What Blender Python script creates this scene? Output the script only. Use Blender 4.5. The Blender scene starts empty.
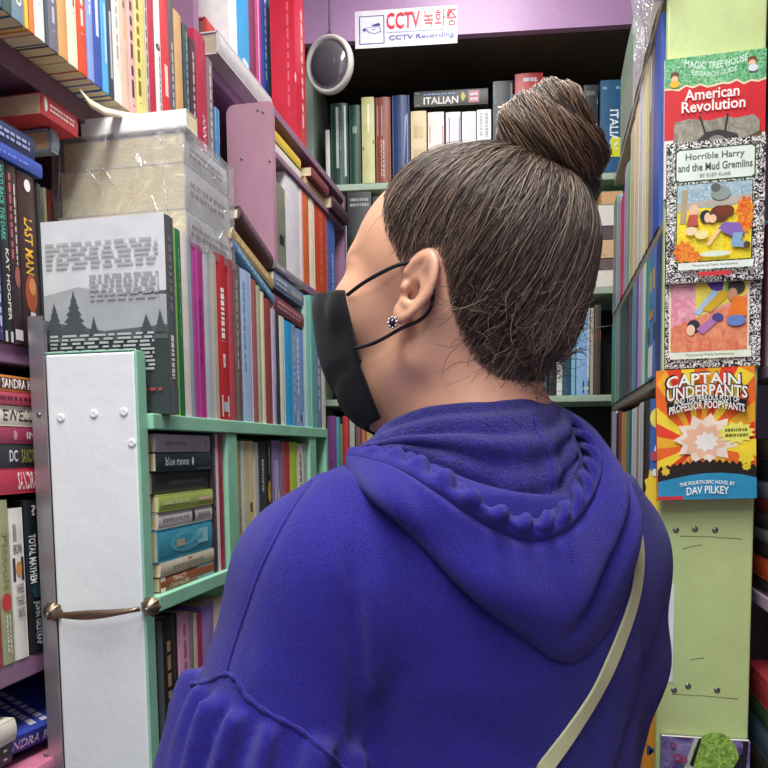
import bpy, bmesh, math, random
import numpy as np
from mathutils import Vector, Matrix
from mathutils.bvhtree import BVHTree
SC = bpy.context.scene
COL = SC.collection
R = math.radians
# ------------------------------------------------------------------ camera
YAW, PITCH, ROLL, CAMZ = R(11.8), R(-4.6), R(-0.7), 1.40
CPOS = Vector((0, 0, CAMZ))
CROT = Matrix.Rotation(YAW, 3, 'Z') @ Matrix.Rotation(R(90) + PITCH, 3, 'X') @ Matrix.Rotation(ROLL, 3, 'Z')
cd = bpy.data.cameras.new('camera')
cam = bpy.data.objects.new('camera', cd)
COL.objects.link(cam)
cam.matrix_world = Matrix.Translation(CPOS) @ CROT.to_4x4()
cd.sensor_width = 36; cd.lens = 36; cd.sensor_fit = 'HORIZONTAL'
cd.shift_y = 128 / 768          # the photo is the upper square of a taller frame
cd.clip_start = 0.02
SC.camera = cam
# ------------------------------------------------------------------ world, lights, exposure
w = bpy.data.worlds.new('world'); SC.world = w; w.use_nodes = True
bg = w.node_tree.nodes['Background']
bg.inputs[0].default_value = (0.90, 0.95, 1.0, 1); bg.inputs[1].default_value = 0.55
def area(name, loc, sx, sy, power, col, rot=(0, 0, 0)):
    l = bpy.data.lights.new(name, 'AREA'); l.shape = 'RECTANGLE'; l.size = sx; l.size_y = sy
    l.energy = power; l.color = col
    o = bpy.data.objects.new(name, l); COL.objects.link(o); o.location = loc; o.rotation_euler = rot
    return o
area('tube_light', (-0.20, 0.22, 2.69), 0.30, 1.25, 24, (1.0, 0.985, 0.96))
area('tube_light', (-0.12, 1.45, 2.69), 0.30, 0.7, 8, (1.0, 0.98, 0.95))
area('tube_light', (-0.10, -1.0, 2.69), 0.45, 0.9, 16, (0.97, 0.985, 1.0))
vs = SC.view_settings
vs.view_transform = 'Standard'; vs.look = 'None'; vs.gamma = 1; vs.use_curve_mapping = False
vs.exposure = 0.40
# ------------------------------------------------------------------ measuring helpers
def ray(px, py):
    return CROT @ Vector(((px - 384) / 768, -(py - 512) / 768, -1))
def onX(px, py, X):
    r = ray(px, py); return CPOS + r * (X / r.x)
def onP(px, py, P0, n):
    r = ray(px, py); return CPOS + r * ((P0 - CPOS).dot(n) / r.dot(n))
FWD = Vector((-math.sin(YAW), math.cos(YAW), 0))
RGT = Vector((math.cos(YAW), math.sin(YAW), 0))
def PW(px, py, d):                # point at horizontal distance d ahead, in world
    r = ray(px, py); return CPOS + r * (d / r.dot(FWD))
def PH(px, py, d):                # same, as (across, ahead, up)
    p = PW(px, py, d); return np.array((p.dot(RGT), p.dot(FWD), p.z))
def proj(p):
    q = CROT.transposed() @ (Vector(p) - CPOS)
    return (384 + 768 * q.x / -q.z, 512 - 768 * q.y / -q.z)
# ------------------------------------------------------------------ object helpers
def link(o, parent=None):
    COL.objects.link(o)
    if parent is not None: o.parent = parent
    return o
def tag(o, label, cat, group=None, kind=None):
    if label: o['label'] = label
    if cat: o['category'] = cat
    if group: o['group'] = group
    if kind: o['kind'] = kind
    return o
def thing(name, label, cat, loc=(0, 0, 0), rot=(0, 0, 0), group=None):
    o = bpy.data.objects.new(name, None); o.empty_display_size = 0.05
    COL.objects.link(o); o.location = loc; o.rotation_euler = rot
    return tag(o, label, cat, group)
class MB:
    def __init__(s): s.v = []; s.f = []; s.m = []; s.mats = []; s.sm = []
    def slot(s, mat):
        if mat not in s.mats: s.mats.append(mat)
        return s.mats.index(mat)
    def face(s, pts, mat, sm=False):
        i = len(s.v); s.v += [tuple(p) for p in pts]; s.f.append(tuple(range(i, i + len(pts)))); s.m.append(s.slot(mat)); s.sm.append(sm)
    def mesh(s, V, F, mat, sm=True):
        i = len(s.v); s.v += [tuple(p) for p in V]; k = s.slot(mat)
        for f in F: s.f.append(tuple(a + i for a in f)); s.m.append(k); s.sm.append(sm)
    def box(s, x0, x1, y0, y1, z0, z1, mat, M=None, ch=0.0):
        c = ch
        if c <= 0:
            V = [(x, y, z) for x in (x0, x1) for y in (y0, y1) for z in (z0, z1)]
            F = [(0, 1, 3, 2), (4, 6, 7, 5), (0, 4, 5, 1), (2, 3, 7, 6), (0, 2, 6, 4), (1, 5, 7, 3)]
        else:
            bm = bmesh.new(); bmesh.ops.create_cube(bm, size=1)
            for q in bm.verts: q.co = ((x0 + x1) / 2 + q.co.x * (x1 - x0), (y0 + y1) / 2 + q.co.y * (y1 - y0), (z0 + z1) / 2 + q.co.z * (z1 - z0))
            bmesh.ops.bevel(bm, geom=bm.edges[:], offset=c, segments=2, affect='EDGES', profile=0.5)
            bm.verts.index_update(); V = [tuple(q.co) for q in bm.verts]; F = [tuple(q.index for q in f.verts) for f in bm.faces]; bm.free()
        if M is not None: V = [tuple(M @ Vector(p)) for p in V]
        s.mesh(V, F, mat, False)
    def tube(s, pts, r, mat, n=8, cap=True):
        pts = [Vector(p) for p in pts]; m = len(pts)
        rr = r if hasattr(r, '__len__') else [r] * m
        up = Vector((0.31, 0.17, 0.93)); V = []; F = []; prev = None
        for i, p in enumerate(pts):
            t = (pts[min(i + 1, m - 1)] - pts[max(i - 1, 0)]).normalized()
            a = (up if prev is None else prev); a = (a - t * a.dot(t))
            if a.length < 1e-6: a = t.orthogonal()
            a.normalize(); prev = a; b = t.cross(a)
            for k in range(n):
                q = 2 * math.pi * k / n
                V.append(p + (a * math.cos(q) + b * math.sin(q)) * rr[i])
        for i in range(m - 1):
            for k in range(n):
                k2 = (k + 1) % n
                F.append((i * n + k, i * n + k2, (i + 1) * n + k2, (i + 1) * n + k))
        if cap: F += [tuple(reversed(range(n))), tuple(range((m - 1) * n, m * n))]
        s.mesh(V, F, mat, True)
    def lathe(s, prof, mat, n=24, M=None):   # profile of (r, z) around local z
        V = []; F = []
        for r, z in prof:
            for k in range(n):
                q = 2 * math.pi * k / n; V.append((r * math.cos(q), r * math.sin(q), z))
        for i in range(len(prof) - 1):
            for k in range(n):
                k2 = (k + 1) % n; F.append((i * n + k, i * n + k2, (i + 1) * n + k2, (i + 1) * n + k))
        if M is not None: V = [tuple(M @ Vector(p)) for p in V]
        s.mesh(V, F, mat, True)
    def build(s, name, parent=None):
        me = bpy.data.meshes.new(name); me.from_pydata(s.v, [], s.f)
        for m in s.mats: me.materials.append(m)
        me.polygons.foreach_set('material_index', s.m); me.polygons.foreach_set('use_smooth', s.sm); me.update()
        return link(bpy.data.objects.new(name, me), parent)
# ------------------------------------------------------------------ materials
def lin(c):
    if isinstance(c, str):
        c = [int(c[i:i + 2], 16) / 255 for i in (0, 2, 4)]
    return tuple((x / 12.92 if x <= 0.04045 else ((x + 0.055) / 1.055) ** 2.4) for x in c[:3])
def nodes(name):
    m = bpy.data.materials.new(name); m.use_nodes = True
    nt = m.node_tree; return m, nt, nt.nodes['Principled BSDF']
def N(nt, t, **kw):
    n = nt.nodes.new(t)
    for k, v in kw.items():
        if k in n.inputs: n.inputs[k].default_value = v
        else: setattr(n, k, v)
    return n
def varied(nt, b, col, amt, scale, detail=3, stretch=None):
    tc = N(nt, 'ShaderNodeTexCoord'); no = N(nt, 'ShaderNodeTexNoise', Scale=scale, Detail=detail)
    if stretch:
        mp = N(nt, 'ShaderNodeMapping'); mp.inputs['Scale'].default_value = stretch
        nt.links.new(tc.outputs['Object'], mp.inputs[0]); nt.links.new(mp.outputs[0], no.inputs['Vector'])
    else: nt.links.new(tc.outputs['Object'], no.inputs['Vector'])
    r = N(nt, 'ShaderNodeValToRGB'); e = r.color_ramp.elements
    e[0].position = 0.25; e[1].position = 0.75
    e[0].color = tuple(x * (1 - amt) for x in col) + (1,); e[1].color = tuple(min(1, x * (1 + amt)) for x in col) + (1,)
    nt.links.new(no.outputs[0], r.inputs[0]); nt.links.new(r.outputs[0], b.inputs['Base Color'])
    return no
def bump(nt, b, src, strength, dist):
    bp = N(nt, 'ShaderNodeBump', Strength=strength, Distance=dist)
    nt.links.new(src.outputs[0], bp.inputs['Height']); nt.links.new(bp.outputs[0], b.inputs['Normal'])
CM = {}
def cmat(c, rough=0.38):
    key = (c, rough)
    if key not in CM:
        m, nt, b = nodes('printed_cover'); varied(nt, b, lin(c), 0.10, 35)
        b.inputs['Roughness'].default_value = rough; b.inputs['Specular IOR Level'].default_value = 0.35
        CM[key] = m
    return CM[key]
def pagemat(c):
    key = ('page', c)
    if key not in CM:
        m, nt, b = nodes('paper_edge'); no = varied(nt, b, lin(c), 0.16, 60, 4, (1, 14, 1)); bump(nt, b, no, 0.35, 0.001)
        b.inputs['Roughness'].default_value = 0.8; CM[key] = m
    return CM[key]
def paint(name, c, rough=0.45, amt=0.08, scale=14, bs=0.25, bd=0.002, stretch=None):
    m, nt, b = nodes(name); no = varied(nt, b, lin(c), amt, scale, 6, stretch); b.inputs['Roughness'].default_value = rough
    n2 = N(nt, 'ShaderNodeTexNoise', Scale=scale * 7, Detail=4); tc = N(nt, 'ShaderNodeTexCoord'); nt.links.new(tc.outputs['Object'], n2.inputs['Vector'])
    bump(nt, b, n2, bs, bd); return m
def plain(name, c, rough=0.5, metal=0.0, **kw):
    m, nt, b = nodes(name); b.inputs['Base Color'].default_value = lin(c) + (1,); b.inputs['Roughness'].default_value = rough
    b.inputs['Metallic'].default_value = metal
    for k, v in kw.items(): b.inputs[k].default_value = v
    return m
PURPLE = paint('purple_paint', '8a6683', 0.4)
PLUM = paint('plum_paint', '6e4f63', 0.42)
POSTP = paint('mauve_paint', 'a87f90', 0.4)
LILAC = paint('lilac_paint', 'a984ae', 0.38, 0.06)
MINT = paint('mint_paint', '8fc9ab', 0.38, 0.12)
SAGE = paint('sage_paint', '9fb3a0', 0.45, 0.12)
LIME = paint('lime_paint', 'bfd08f', 0.42, 0.07, 18)
WHITEP = paint('white_paint', 'e2e9e9', 0.33, 0.05, 10, 0.3, 0.0018)
DARKW = paint('dark_wood', '4a4038', 0.6, 0.3, 20, 0.2, 0.002, (1, 8, 8))
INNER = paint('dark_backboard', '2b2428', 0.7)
WALLM = paint('wall_paint', '9c86a0', 0.6)
FLOORM = paint('floor_tile', '6a625a', 0.5)
CEILM = paint('ceiling_paint', 'd8d6d2', 0.7)
ALU = plain('brushed_aluminium', 'b9b6ba', 0.38, 0.85)
BRASS = plain('antique_brass', '84725f', 0.34, 0.85)
STEEL = plain('screw_steel', '8c8c88', 0.35, 0.9)
def plastic(name, mixf=0.21, rough=0.10, scale=15):
    m = bpy.data.materials.new(name); m.use_nodes = True; nt = m.node_tree; nt.nodes.remove(nt.nodes['Principled BSDF'])
    out = nt.nodes['Material Output']; tr = N(nt, 'ShaderNodeBsdfTransparent'); gl = N(nt, 'ShaderNodeBsdfGlossy', Roughness=rough)
    tr.inputs[0].default_value = (0.93, 0.94, 0.95, 1)
    df = N(nt, 'ShaderNodeBsdfDiffuse'); df.inputs[0].default_value = (0.8, 0.82, 0.85, 1)
    tc = N(nt, 'ShaderNodeTexCoord'); no = N(nt, 'ShaderNodeTexNoise', Scale=scale, Detail=1.5, Distortion=3.0); nt.links.new(tc.outputs['Object'], no.inputs['Vector'])
    bp = N(nt, 'ShaderNodeBump', Strength=0.9, Distance=0.01); nt.links.new(no.outputs[0], bp.inputs['Height']); nt.links.new(bp.outputs[0], gl.inputs['Normal'])
    m1 = N(nt, 'ShaderNodeMixShader'); m2 = N(nt, 'ShaderNodeMixShader'); m1.inputs[0].default_value = mixf; m2.inputs[0].default_value = mixf * 0.6
    nt.links.new(tr.outputs[0], m1.inputs[1]); nt.links.new(gl.outputs[0], m1.inputs[2]); nt.links.new(m1.outputs[0], m2.inputs[1]); nt.links.new(df.outputs[0], m2.inputs[2])
    nt.links.new(m2.outputs[0], out.inputs[0]); return m
WRAP = plastic('clear_plastic_film')
# ------------------------------------------------------------------ lettering
TXT = {}
def text_tris(s, bold=False):
    if s not in TXT:
        c = bpy.data.curves.new('letters', 'FONT'); c.body = s; c.resolution_u = 2; c.offset = 0.018
        o = bpy.data.objects.new('letters', c); COL.objects.link(o)
        dg = bpy.context.evaluated_depsgraph_get(); dg.update(); me = o.evaluated_get(dg).to_mesh()
        V = np.array([v.co[:2] for v in me.vertices]) if len(me.vertices) else np.zeros((1, 2)); F = [tuple(p.vertices) for p in me.polygons]
        lo, hi = V.min(0), V.max(0); V = (V - lo) / np.maximum(hi - lo, 1e-6)
        TXT[s] = (V, F)
        o.evaluated_get(dg).to_mesh_clear(); bpy.data.objects.remove(o); bpy.data.curves.remove(c)
    return TXT[s]
def art(mb, items, at):
    """flat print on a cover: at(u, v, layer) gives the point."""
    rnd = random.Random(7); cm = lambda c: cmat(c) if isinstance(c, str) else c
    for L, it in enumerate(items):
        k = it[0]
        if k == 'r':
            _, a, b, c, d, col = it; mb.face([at(a, b, L), at(c, b, L), at(c, d, L), at(a, d, L)], cm(col))
        elif k == 'p':
            mb.face([at(u, v, L) for u, v in it[1]], cm(it[2]))
        elif k == 'e':
            _, cu, cv, ru, rv, col = it; mb.face([at(cu + ru * math.cos(q * math.pi / 10), cv + rv * math.sin(q * math.pi / 10), L) for q in range(20)], cm(col))
        elif k == 's':                                   # burst with n points
            _, cu, cv, ru, rv, n, col = it
            mb.face([at(cu + ru * math.cos(q * math.pi / n) * (1 if q % 2 else 0.72), cv + rv * math.sin(q * math.pi / n) * (1 if q % 2 else 0.72), L) for q in range(2 * n)], cm(col))
        elif k == 't':
            _, s, a, b, c, d, col = it[:7]; rot = it[7] if len(it) > 7 else 0
            V, F = text_tris(s); P = []
            for x, y in V:
                if rot == 'd': u, v = a + (c - a) * y, d - (d - b) * x
                elif rot == 'u': u, v = c - (c - a) * y, b + (d - b) * x
                elif rot: u, v = a + (c - a) * x, b + (d - b) * y + rot * (x - 0.5) ** 2
                else: u, v = a + (c - a) * x, b + (d - b) * y
                P.append(at(u, v, L))
            mb.mesh(P, F, cm(col), False)
        elif k == 'b':                                   # lines of print too small to read
            _, a, b, c, d, col, n, dr = it; m = cm(col)
            for i in range(n):
                x = 0.0
                while x < 1:
                    wd = rnd.uniform(0.05, 0.14); e = min(1, x + wd)
                    if dr == 'h':
                        v1 = d - (d - b) * (i + 0.2) / n; v0 = d - (d - b) * (i + 0.75) / n
                        q = (a + (c - a) * x, v0, a + (c - a) * e, v1)
                    else:
                        u0 = a + (c - a) * (i + 0.2) / n; u1 = a + (c - a) * (i + 0.75) / n
                        q = (u0, d - (d - b) * e, u1, d - (d - b) * x)
                    mb.face([at(q[0], q[1], L), at(q[2], q[1], L), at(q[2], q[3], L), at(q[0], q[3], L)], m)
                    x = e + rnd.uniform(0.02, 0.05)
# ------------------------------------------------------------------ the book
# local axes: spine faces +x (at x = 0), thickness along +y, height along +z
def book(label, group, loc, rot, w, t, h, col, pages='d8c9a4', spine=(), front=(), back=(), hard=False, name='book', cat='book', bulge=None, top=()):
    root = thing(name, label, cat, loc, rot, group)
    c = 0.0026 if hard else 0.0009
    c = min(c, t * 0.2)
    bl = bulge if bulge is not None else (min(0.004, t * 0.12) if hard else min(0.0015, t * 0.06))
    m = cmat(col) if isinstance(col, str) else col
    mb = MB()
    mb.box(-w, -c, 0, c, 0, h, m); mb.box(-w, -c, t - c, t, 0, h, m)
    ns = 6; P = [(bl * (1 - (2 * i / ns - 1) ** 2), t * i / ns) for i in range(ns + 1)]
    for i in range(ns):
        (x0, y0), (x1, y1) = P[i], P[i + 1]
        x0 -= bl; x1 -= bl
        mb.face([(x0, y0, 0), (x1, y1, 0), (x1, y1, h), (x0, y0, h)], m, True)
        mb.face([(x0, y0, 0), (-c - bl, y0, 0), (-c - bl, y1, 0), (x1, y1, 0)], m)
        mb.face([(x0, y0, h), (x1, y1, h), (-c - bl, y1, h), (-c - bl, y0, h)], m)
    e = 0.00022
    art(mb, spine, lambda u, v, L: (bl * (1 - (2 * u - 1) ** 2) - bl + e * (L + 1), t * u, h * v))
    art(mb, front, lambda u, v, L: (-w * u, t + e * (L + 1), h * v))
    art(mb, back, lambda u, v, L: (-w * (1 - u), -e * (L + 1), h * v))
    mb.build('cover', root)
    i = 0.003 if hard else 0.0005
    pg = MB(); pg.box(-w + i, -c - bl - 0.0003, c + 0.0002, t - c - 0.0002, i, h - i, pagemat(pages))
    art(pg, top, lambda u, v, L: (-w * (1 - u), c + (t - 2 * c) * v, h - i + e * (L + 1)))
    pg.build('page_block', root)
    return root
# ================================================================== the room
def struct(mb, name):
    o = mb.build(name); o['kind'] = 'structure'; return o
def slab(name, x0, x1, y0, y1, z0, z1, mat):
    mb = MB(); mb.box(x0, x1, y0, y1, z0, z1, mat); return struct(mb, name)
slab('floor', -1.0, 0.9, -1.9, 2.75, -0.06, 0.0, FLOORM)
slab('ceiling', -1.0, 0.9, -1.9, 2.75, 2.80, 2.86, CEILM)
slab('wall_left', -0.95, -0.86, -1.9, 2.75, 0, 2.80, WALLM)
slab('wall_right', 0.60, 0.69, -1.9, 2.75, 0, 2.80, WALLM)
slab('wall_back', -1.0, 0.9, 2.62, 2.75, 0, 2.80, WALLM)
# ceiling battens that carry the tube lights, above the frame
EMW = plain('lamp_diffuser', 'ffffff', 0.5); EMW.node_tree.nodes['Principled BSDF'].inputs['Emission Color'].default_value = (1, 1, 1, 1); EMW.node_tree.nodes['Principled BSDF'].inputs['Emission Strength'].default_value = 2.0
for (x, y, l, lab) in ((-0.20, 0.22, 1.25, 'long white ceiling batten lamp over the near half of the aisle'), (-0.12, 1.45, 0.7, 'short white ceiling batten lamp over the far end of the aisle'), (-0.10, -1.0, 0.9, 'white ceiling batten lamp over the shop entrance')):
    t = thing('ceiling_lamp', lab, 'lamp', (x, y, 2.80), (0, 0, 0), 'ceiling lamps')
    m = MB(); m.box(-0.1, 0.1, -l / 2 - 0.03, l / 2 + 0.03, -0.05, 0, CEILM); m.build('housing', t)
    m = MB(); m.box(-0.09, 0.09, -l / 2, l / 2, -0.075, -0.0505, EMW); m.build('diffuser', t)

# ================================================================== bookcases
ZT, ZM, ZL, ZG, ZG2, ZP, ZB = 1.873, 1.530, 1.158, 1.447, 1.227, 2.072, 2.127
ZUP, ZMS, ZR, ZR2, ZR3 = 1.772, 1.990, 1.505, 1.285, 1.07
def screw(mb, p, n, r=0.0035):
    z = Vector(n).normalized(); M = Matrix.Translation(Vector(p)) @ z.to_track_quat('Z', 'Y').to_matrix().to_4x4()
    mb.lathe([(r, 0.0002), (r, 0.001), (r * 0.6, 0.0016), (0.0003, 0.0014)], STEEL, 10, M)
# fixed purple bookcase along the wall
bc = thing('fixed_bookcase', 'tall purple painted bookcase fixed against the wall behind the sliding white-ended bookcase', 'bookcase', (-0.73, 0.7, 0))
def part(parent, name, boxes, mat, off=None, ch=0.0):
    mb = MB(); o = parent.location if off is None else off
    for b in boxes: mb.box(b[0] - o[0], b[1] - o[0], b[2] - o[1], b[3] - o[1], b[4] - o[2], b[5] - o[2], mat, None, ch)
    return mb.build(name, parent)
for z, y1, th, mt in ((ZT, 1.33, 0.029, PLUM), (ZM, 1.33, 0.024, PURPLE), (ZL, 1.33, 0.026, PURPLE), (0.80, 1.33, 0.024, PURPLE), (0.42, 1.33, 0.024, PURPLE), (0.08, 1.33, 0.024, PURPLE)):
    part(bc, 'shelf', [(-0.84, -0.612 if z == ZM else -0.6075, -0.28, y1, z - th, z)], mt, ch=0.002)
part(bc, 'side_panel', [(-0.84, -0.6075, -0.305, -0.281, 0.0, 2.5)], PURPLE)
part(bc, 'side_panel', [(-0.84, -0.612, 1.331, 1.352, 0.0, 2.7)], PURPLE)
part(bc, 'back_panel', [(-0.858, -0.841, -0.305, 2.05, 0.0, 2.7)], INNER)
part(bc, 'shelf', [(-0.84, -0.6075, 1.353, 2.04, 2.096, 2.116)], LILAC, ch=0.002)
part(bc, 'shelf', [(-0.84, -0.625, 1.353, 2.04, 1.72, 1.742)], PURPLE, ch=0.002)
# shallow mauve rack with the post, in front of the far half of the fixed bookcase
rk = thing('mauve_rack', 'shallow mauve rack with rounded screwed end post above the sliding bookcase', 'bookcase', (-0.56, 1.7, ZUP - 0.02))
mb = MB(); pl = onP(228, 180, Vector((0, 1.462, 0)), Vector((0, 1, 0))); pr = onP(273, 180, Vector((0, 1.462, 0)), Vector((0, 1, 0)))
xa, xb, zz0, zz1 = pl.x, pr.x, ZUP - 0.10, 2.073
o = rk.location; P = []
for cx, cz, a0 in ((xb - 0.004, zz1 - 0.004, 0), (xa + 0.016, zz1 - 0.016, 90)):
    rr = 0.004 if a0 == 0 else 0.016
    for k in range(7): q = R(a0 + 15 * k); P.append((cx + rr * math.cos(q), cz + rr * math.sin(q)))
P += [(xa, zz0), (xb, zz0)]
n = len(P); V = [(x - o.x, 1.462 - o.y, z - o.z) for x, z in P] + [(x - o.x, 1.480 - o.y, z - o.z) for x, z in P]
mb.mesh(V, [tuple(range(n - 1, -1, -1)), tuple(range(n, 2 * n))] + [(i, (i + 1) % n, (i + 1) % n + n, i + n) for i in range(n)], POSTP, False)
po = mb.build('end_post', rk); mb = MB()
for px, py in ((242, 159), (270, 161), (258, 110), (263, 112)):
    p = onP(px, py, Vector((0, 1.462, 0)), Vector((0, 1, 0))); screw(mb, (p.x - o.x, p.y - o.y - 0.0003, p.z - o.z), (0, -1, 0), 0.0028)
mb.build('screw_heads', po)
part(rk, 'shelf', [(-0.612, -0.52, 1.4805, 2.02, ZP - 0.016, ZP)], PURPLE, ch=0.0015)
part(rk, 'shelf', [(-0.612, -0.52, 1.4805, 2.02, ZMS - 0.012, ZMS)], PURPLE, ch=0.0015)
part(rk, 'shelf', [(-0.612, -0.52, 1.4805, 2.02, ZUP - 0.018, ZUP)], PURPLE, ch=0.0015)
part(rk, 'side_panel', [(-0.612, -0.52, 2.0205, 2.036, ZUP - 0.10, ZP)], PURPLE)
# sliding bookcase with the white end
sl = thing('sliding_bookcase', 'mint green sliding bookcase with white painted end board, metal edge strip and brass handle', 'bookcase', (-0.525, 1.2, 0))
Y0 = 0.822; o = sl.location
a = onP(45, 360, Vector((0, Y0, 0)), Vector((0, 1, 0))); b = onP(144, 360, Vector((0, Y0, 0)), Vector((0, 1, 0)))
XA, XB = a.x, -0.4605
part(sl, 'end_board', [(XA, XB - 0.004, Y0, Y0 + 0.018, 0.03, 1.518)], WHITEP, ch=0.003)
part(sl, 'board_edge', [(XB - 0.0035, XB - 0.0005, Y0 - 0.001, Y0 + 0.019, 0.03, 1.519), (XA, XB - 0.006, Y0 + 0.0005, Y0 + 0.0185, 1.5185, 1.5205)], MINT, ch=0.0008)
strip = part(sl, 'metal_edge_strip', [(XA - 0.0195, XA - 0.0005, Y0 - 0.002, Y0 + 0.0005, 0.03, 1.563), (XA - 0.0195, XA - 0.017, Y0 + 0.0006, Y0 + 0.03, 0.03, 1.563)], ALU)
mb = MB()
for px, py in ((39, 415), (46, 755)):
    p = onP(px, py, Vector((0, Y0 - 0.002, 0)), Vector((0, 1, 0))); screw(mb, (p.x - o.x, p.y - o.y, p.z), (0, -1, 0), 0.003)
mb.build('screw_head', strip)
mb = MB()
for px, py in ((61, 418), (94, 414), (124, 412), (132, 443)):
    p = onP(px, py, Vector((0, Y0, 0)), Vector((0, 1, 0))); M = Matrix.Translation((p.x - o.x, p.y - o.y - 0.0004, p.z)) @ Matrix.Rotation(R(90), 4, 'X')
    mb.lathe([(0.0055, 0), (0.0048, 0.0013), (0.003, 0.0018), (0.0002, 0.0008)], WHITEP, 12, M)
mb.build('filled_screw', sl)
for z0 in (ZG, ZG2, 0.90, 0.55, 0.2):
    part(sl, 'shelf', [(XA, -0.454, Y0 + 0.0195, 1.585, z0 - 0.019, z0)], MINT, ch=0.0015)
part(sl, 'back_panel', [(XA - 0.0005, XA + 0.0045, Y0 + 0.031, 1.585, 0.05, ZG - 0.0195)], MINT)
for x0, x1 in ((228, 237.5), (310.5, 316.5)):
    ya, yb = onX(x0, 470, -0.456).y, onX(x1, 470, -0.456).y
    part(sl, 'divider', [(XA + 0.0055, -0.456, ya, min(yb, 1.5845), ZG2 + 0.0005, ZG - 0.0195)], MINT)
part(sl, 'end_panel', [(XA, -0.456, 1.5855, 1.60, 0.05, ZG)], MINT)
# handle
hd = MB(); hy = Y0 - 0.016
pl = onP(50, 614, Vector((0, hy, 0)), Vector((0, 1, 0))); pr = onP(140, 609, Vector((0, hy, 0)), Vector((0, 1, 0)))
pts = []; rr = []
for k in range(17):
    q = k / 16; p = pl.lerp(pr, q); p = p - Vector(o); p.y -= 0.010 * math.sin(math.pi * q) ** 0.7; p.z -= 0.002 * math.sin(math.pi * q)
    pts.append(p); rr.append(0.0028 + 0.0030 * math.sin(math.pi * q) ** 2)
hd.tube(pts, rr, BRASS, 10)
ho = hd.build('handle', sl)
for p, px in ((pl, -1), (pr, 1)):
    mb = MB(); c = p - Vector(o); V = []; F = []; n = 36
    for j, (fr, dy) in enumerate(((1.0, 0.0155), (1.0, 0.013), (0.75, 0.008), (0.3, 0.004), (0.05, 0.003))):
        for k in range(n):
            q = 2 * math.pi * k / n; rad = 0.0115 * fr * (1 + (0.10 * math.cos(9 * q) if fr > 0.2 else 0))
            V.append((c.x + px * 0.006 + rad * math.cos(q) * 1.05, c.y + dy + (0.0012 * math.cos(9 * q) if 0.5 < fr < 1 else 0), c.z + rad * math.sin(q)))
    for j in range(4):
        for k in range(n): k2 = (k + 1) % n; F.append((j * n + k, j * n + k2, (j + 1) * n + k2, (j + 1) * n + k))
    F.append(tuple(range(4 * n, 5 * n))); mb.mesh(V, F, BRASS, True)
    screw(mb, (c.x + px * 0.006, c.y + 0.003, c.z - 0.002), (0, -1, 0), 0.003)
    mb.build('shell_rosette', ho)
# back bookcase, a little out of square with the aisle
AB = R(6.6); UB = Vector((math.cos(AB), math.sin(AB), 0)); NB = Vector((math.sin(AB), -math.cos(AB), 0)); B0 = Vector((-0.55, 2.10, 0))
def onB(px, py, off=0.0): return onP(px, py, B0 + NB * off, NB)
def sB(px, py, off=0.0): return (onB(px, py, off) - B0).dot(UB)
bk = thing('back_bookcase', 'back bookcase at the end of the aisle under the lilac header board', 'bookcase', B0, (0, 0, AB))
def pB(name, x0, x1, y0, y1, z0, z1, mat, ch=0.0):
    mb = MB(); mb.box(x0, x1, y0, y1, z0, z1, mat, None, ch); return mb.build(name, bk)
pB('header_board', -0.115, 1.02, -0.10, -0.078, 2.449, 2.78, LILAC)
pB('top_panel', -0.115, 1.02, -0.0775, 0.30, 2.452, 2.475, DARKW)
pB('shelf', -0.07, 0.905, 0.0, 0.26, ZB - 0.018, ZB, SAGE, 0.002)
pB('shelf', -0.07, 0.905, 0.0, 0.26, 1.812, 1.83, SAGE, 0.002)
pB('shelf', -0.07, 0.905, 0.0, 0.26, 1.525, 1.543, SAGE, 0.002)
pB('shelf', -0.07, 0.905, 0.0, 0.26, 1.20, 1.218, SAGE, 0.002)
pB('shelf', -0.07, 0.905, 0.0, 0.26, 0.85, 0.868, SAGE, 0.002)
pB('shelf', -0.07, 0.905, 0.0, 0.26, 0.45, 0.468, SAGE, 0.002)
pB('side_panel', -0.092, -0.0705, 0.0, 0.26, 0, 2.4515, SAGE)
pB('side_panel', 0.9055, 0.925, 0.0, 0.26, 0, 2.4515, SAGE)
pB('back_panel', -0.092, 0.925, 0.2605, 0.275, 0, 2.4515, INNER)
# lime post: the end of the bookcase on the other side
XP0, XP1, YP = 0.162, 0.287, 1.15
lp = thing('lime_bookcase', 'lime green bookcase whose end board carries four taped childrens paperbacks', 'bookcase', (0.22, 1.6, 0))
o = lp.location
eb = part(lp, 'end_board', [(XP0, XP1, YP, YP + 0.018, 0.02, 2.60)], LIME, ch=0.0025)
mb = MB()
for px, py in ((676, 530), (695, 529), (715, 530), (674, 690), (688, 686), (717, 690), (700, 60)):
    p = onP(px, py, Vector((0, YP, 0)), Vector((0, 1, 0))); screw(mb, (p.x - o.x, p.y - o.y, p.z), (0, -1, 0), 0.0042)
mb.build('screw_heads', eb)
mb = MB()
for (x0, y0, x1, y1) in ((680, 536, 742, 539), (682, 549, 702, 545), (672, 694, 738, 699), (690, 660, 704, 658)):
    p = onP(x0, y0, Vector((0, YP, 0)), Vector((0, 1, 0))) - Vector(o); q = onP(x1, y1, Vector((0, YP, 0)), Vector((0, 1, 0))) - Vector(o)
    m_ = p.lerp(q, 0.5); m_.z += 0.0012
    mb = MB(); mb.tube([p, m_, q], 0.0006, cmat('7f8a5c'), 5); mb.build('scratch_mark', eb)
for z in (ZR, 1.722, ZR2, ZR3, 0.4, 0.1, 2.05):
    part(lp, 'shelf', [(XP0 + 0.002, XP1 - 0.013, YP + 0.0185, 2.0, z - 0.016, z)], paint('greyed_shelf', '8b8277', 0.5) if z != ZR3 else LIME, ch=0.0015)
part(lp, 'back_panel', [(XP1 - 0.0125, XP1 - 0.001, YP + 0.0185, 2.0, 0.02, 2.6)], INNER)
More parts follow.
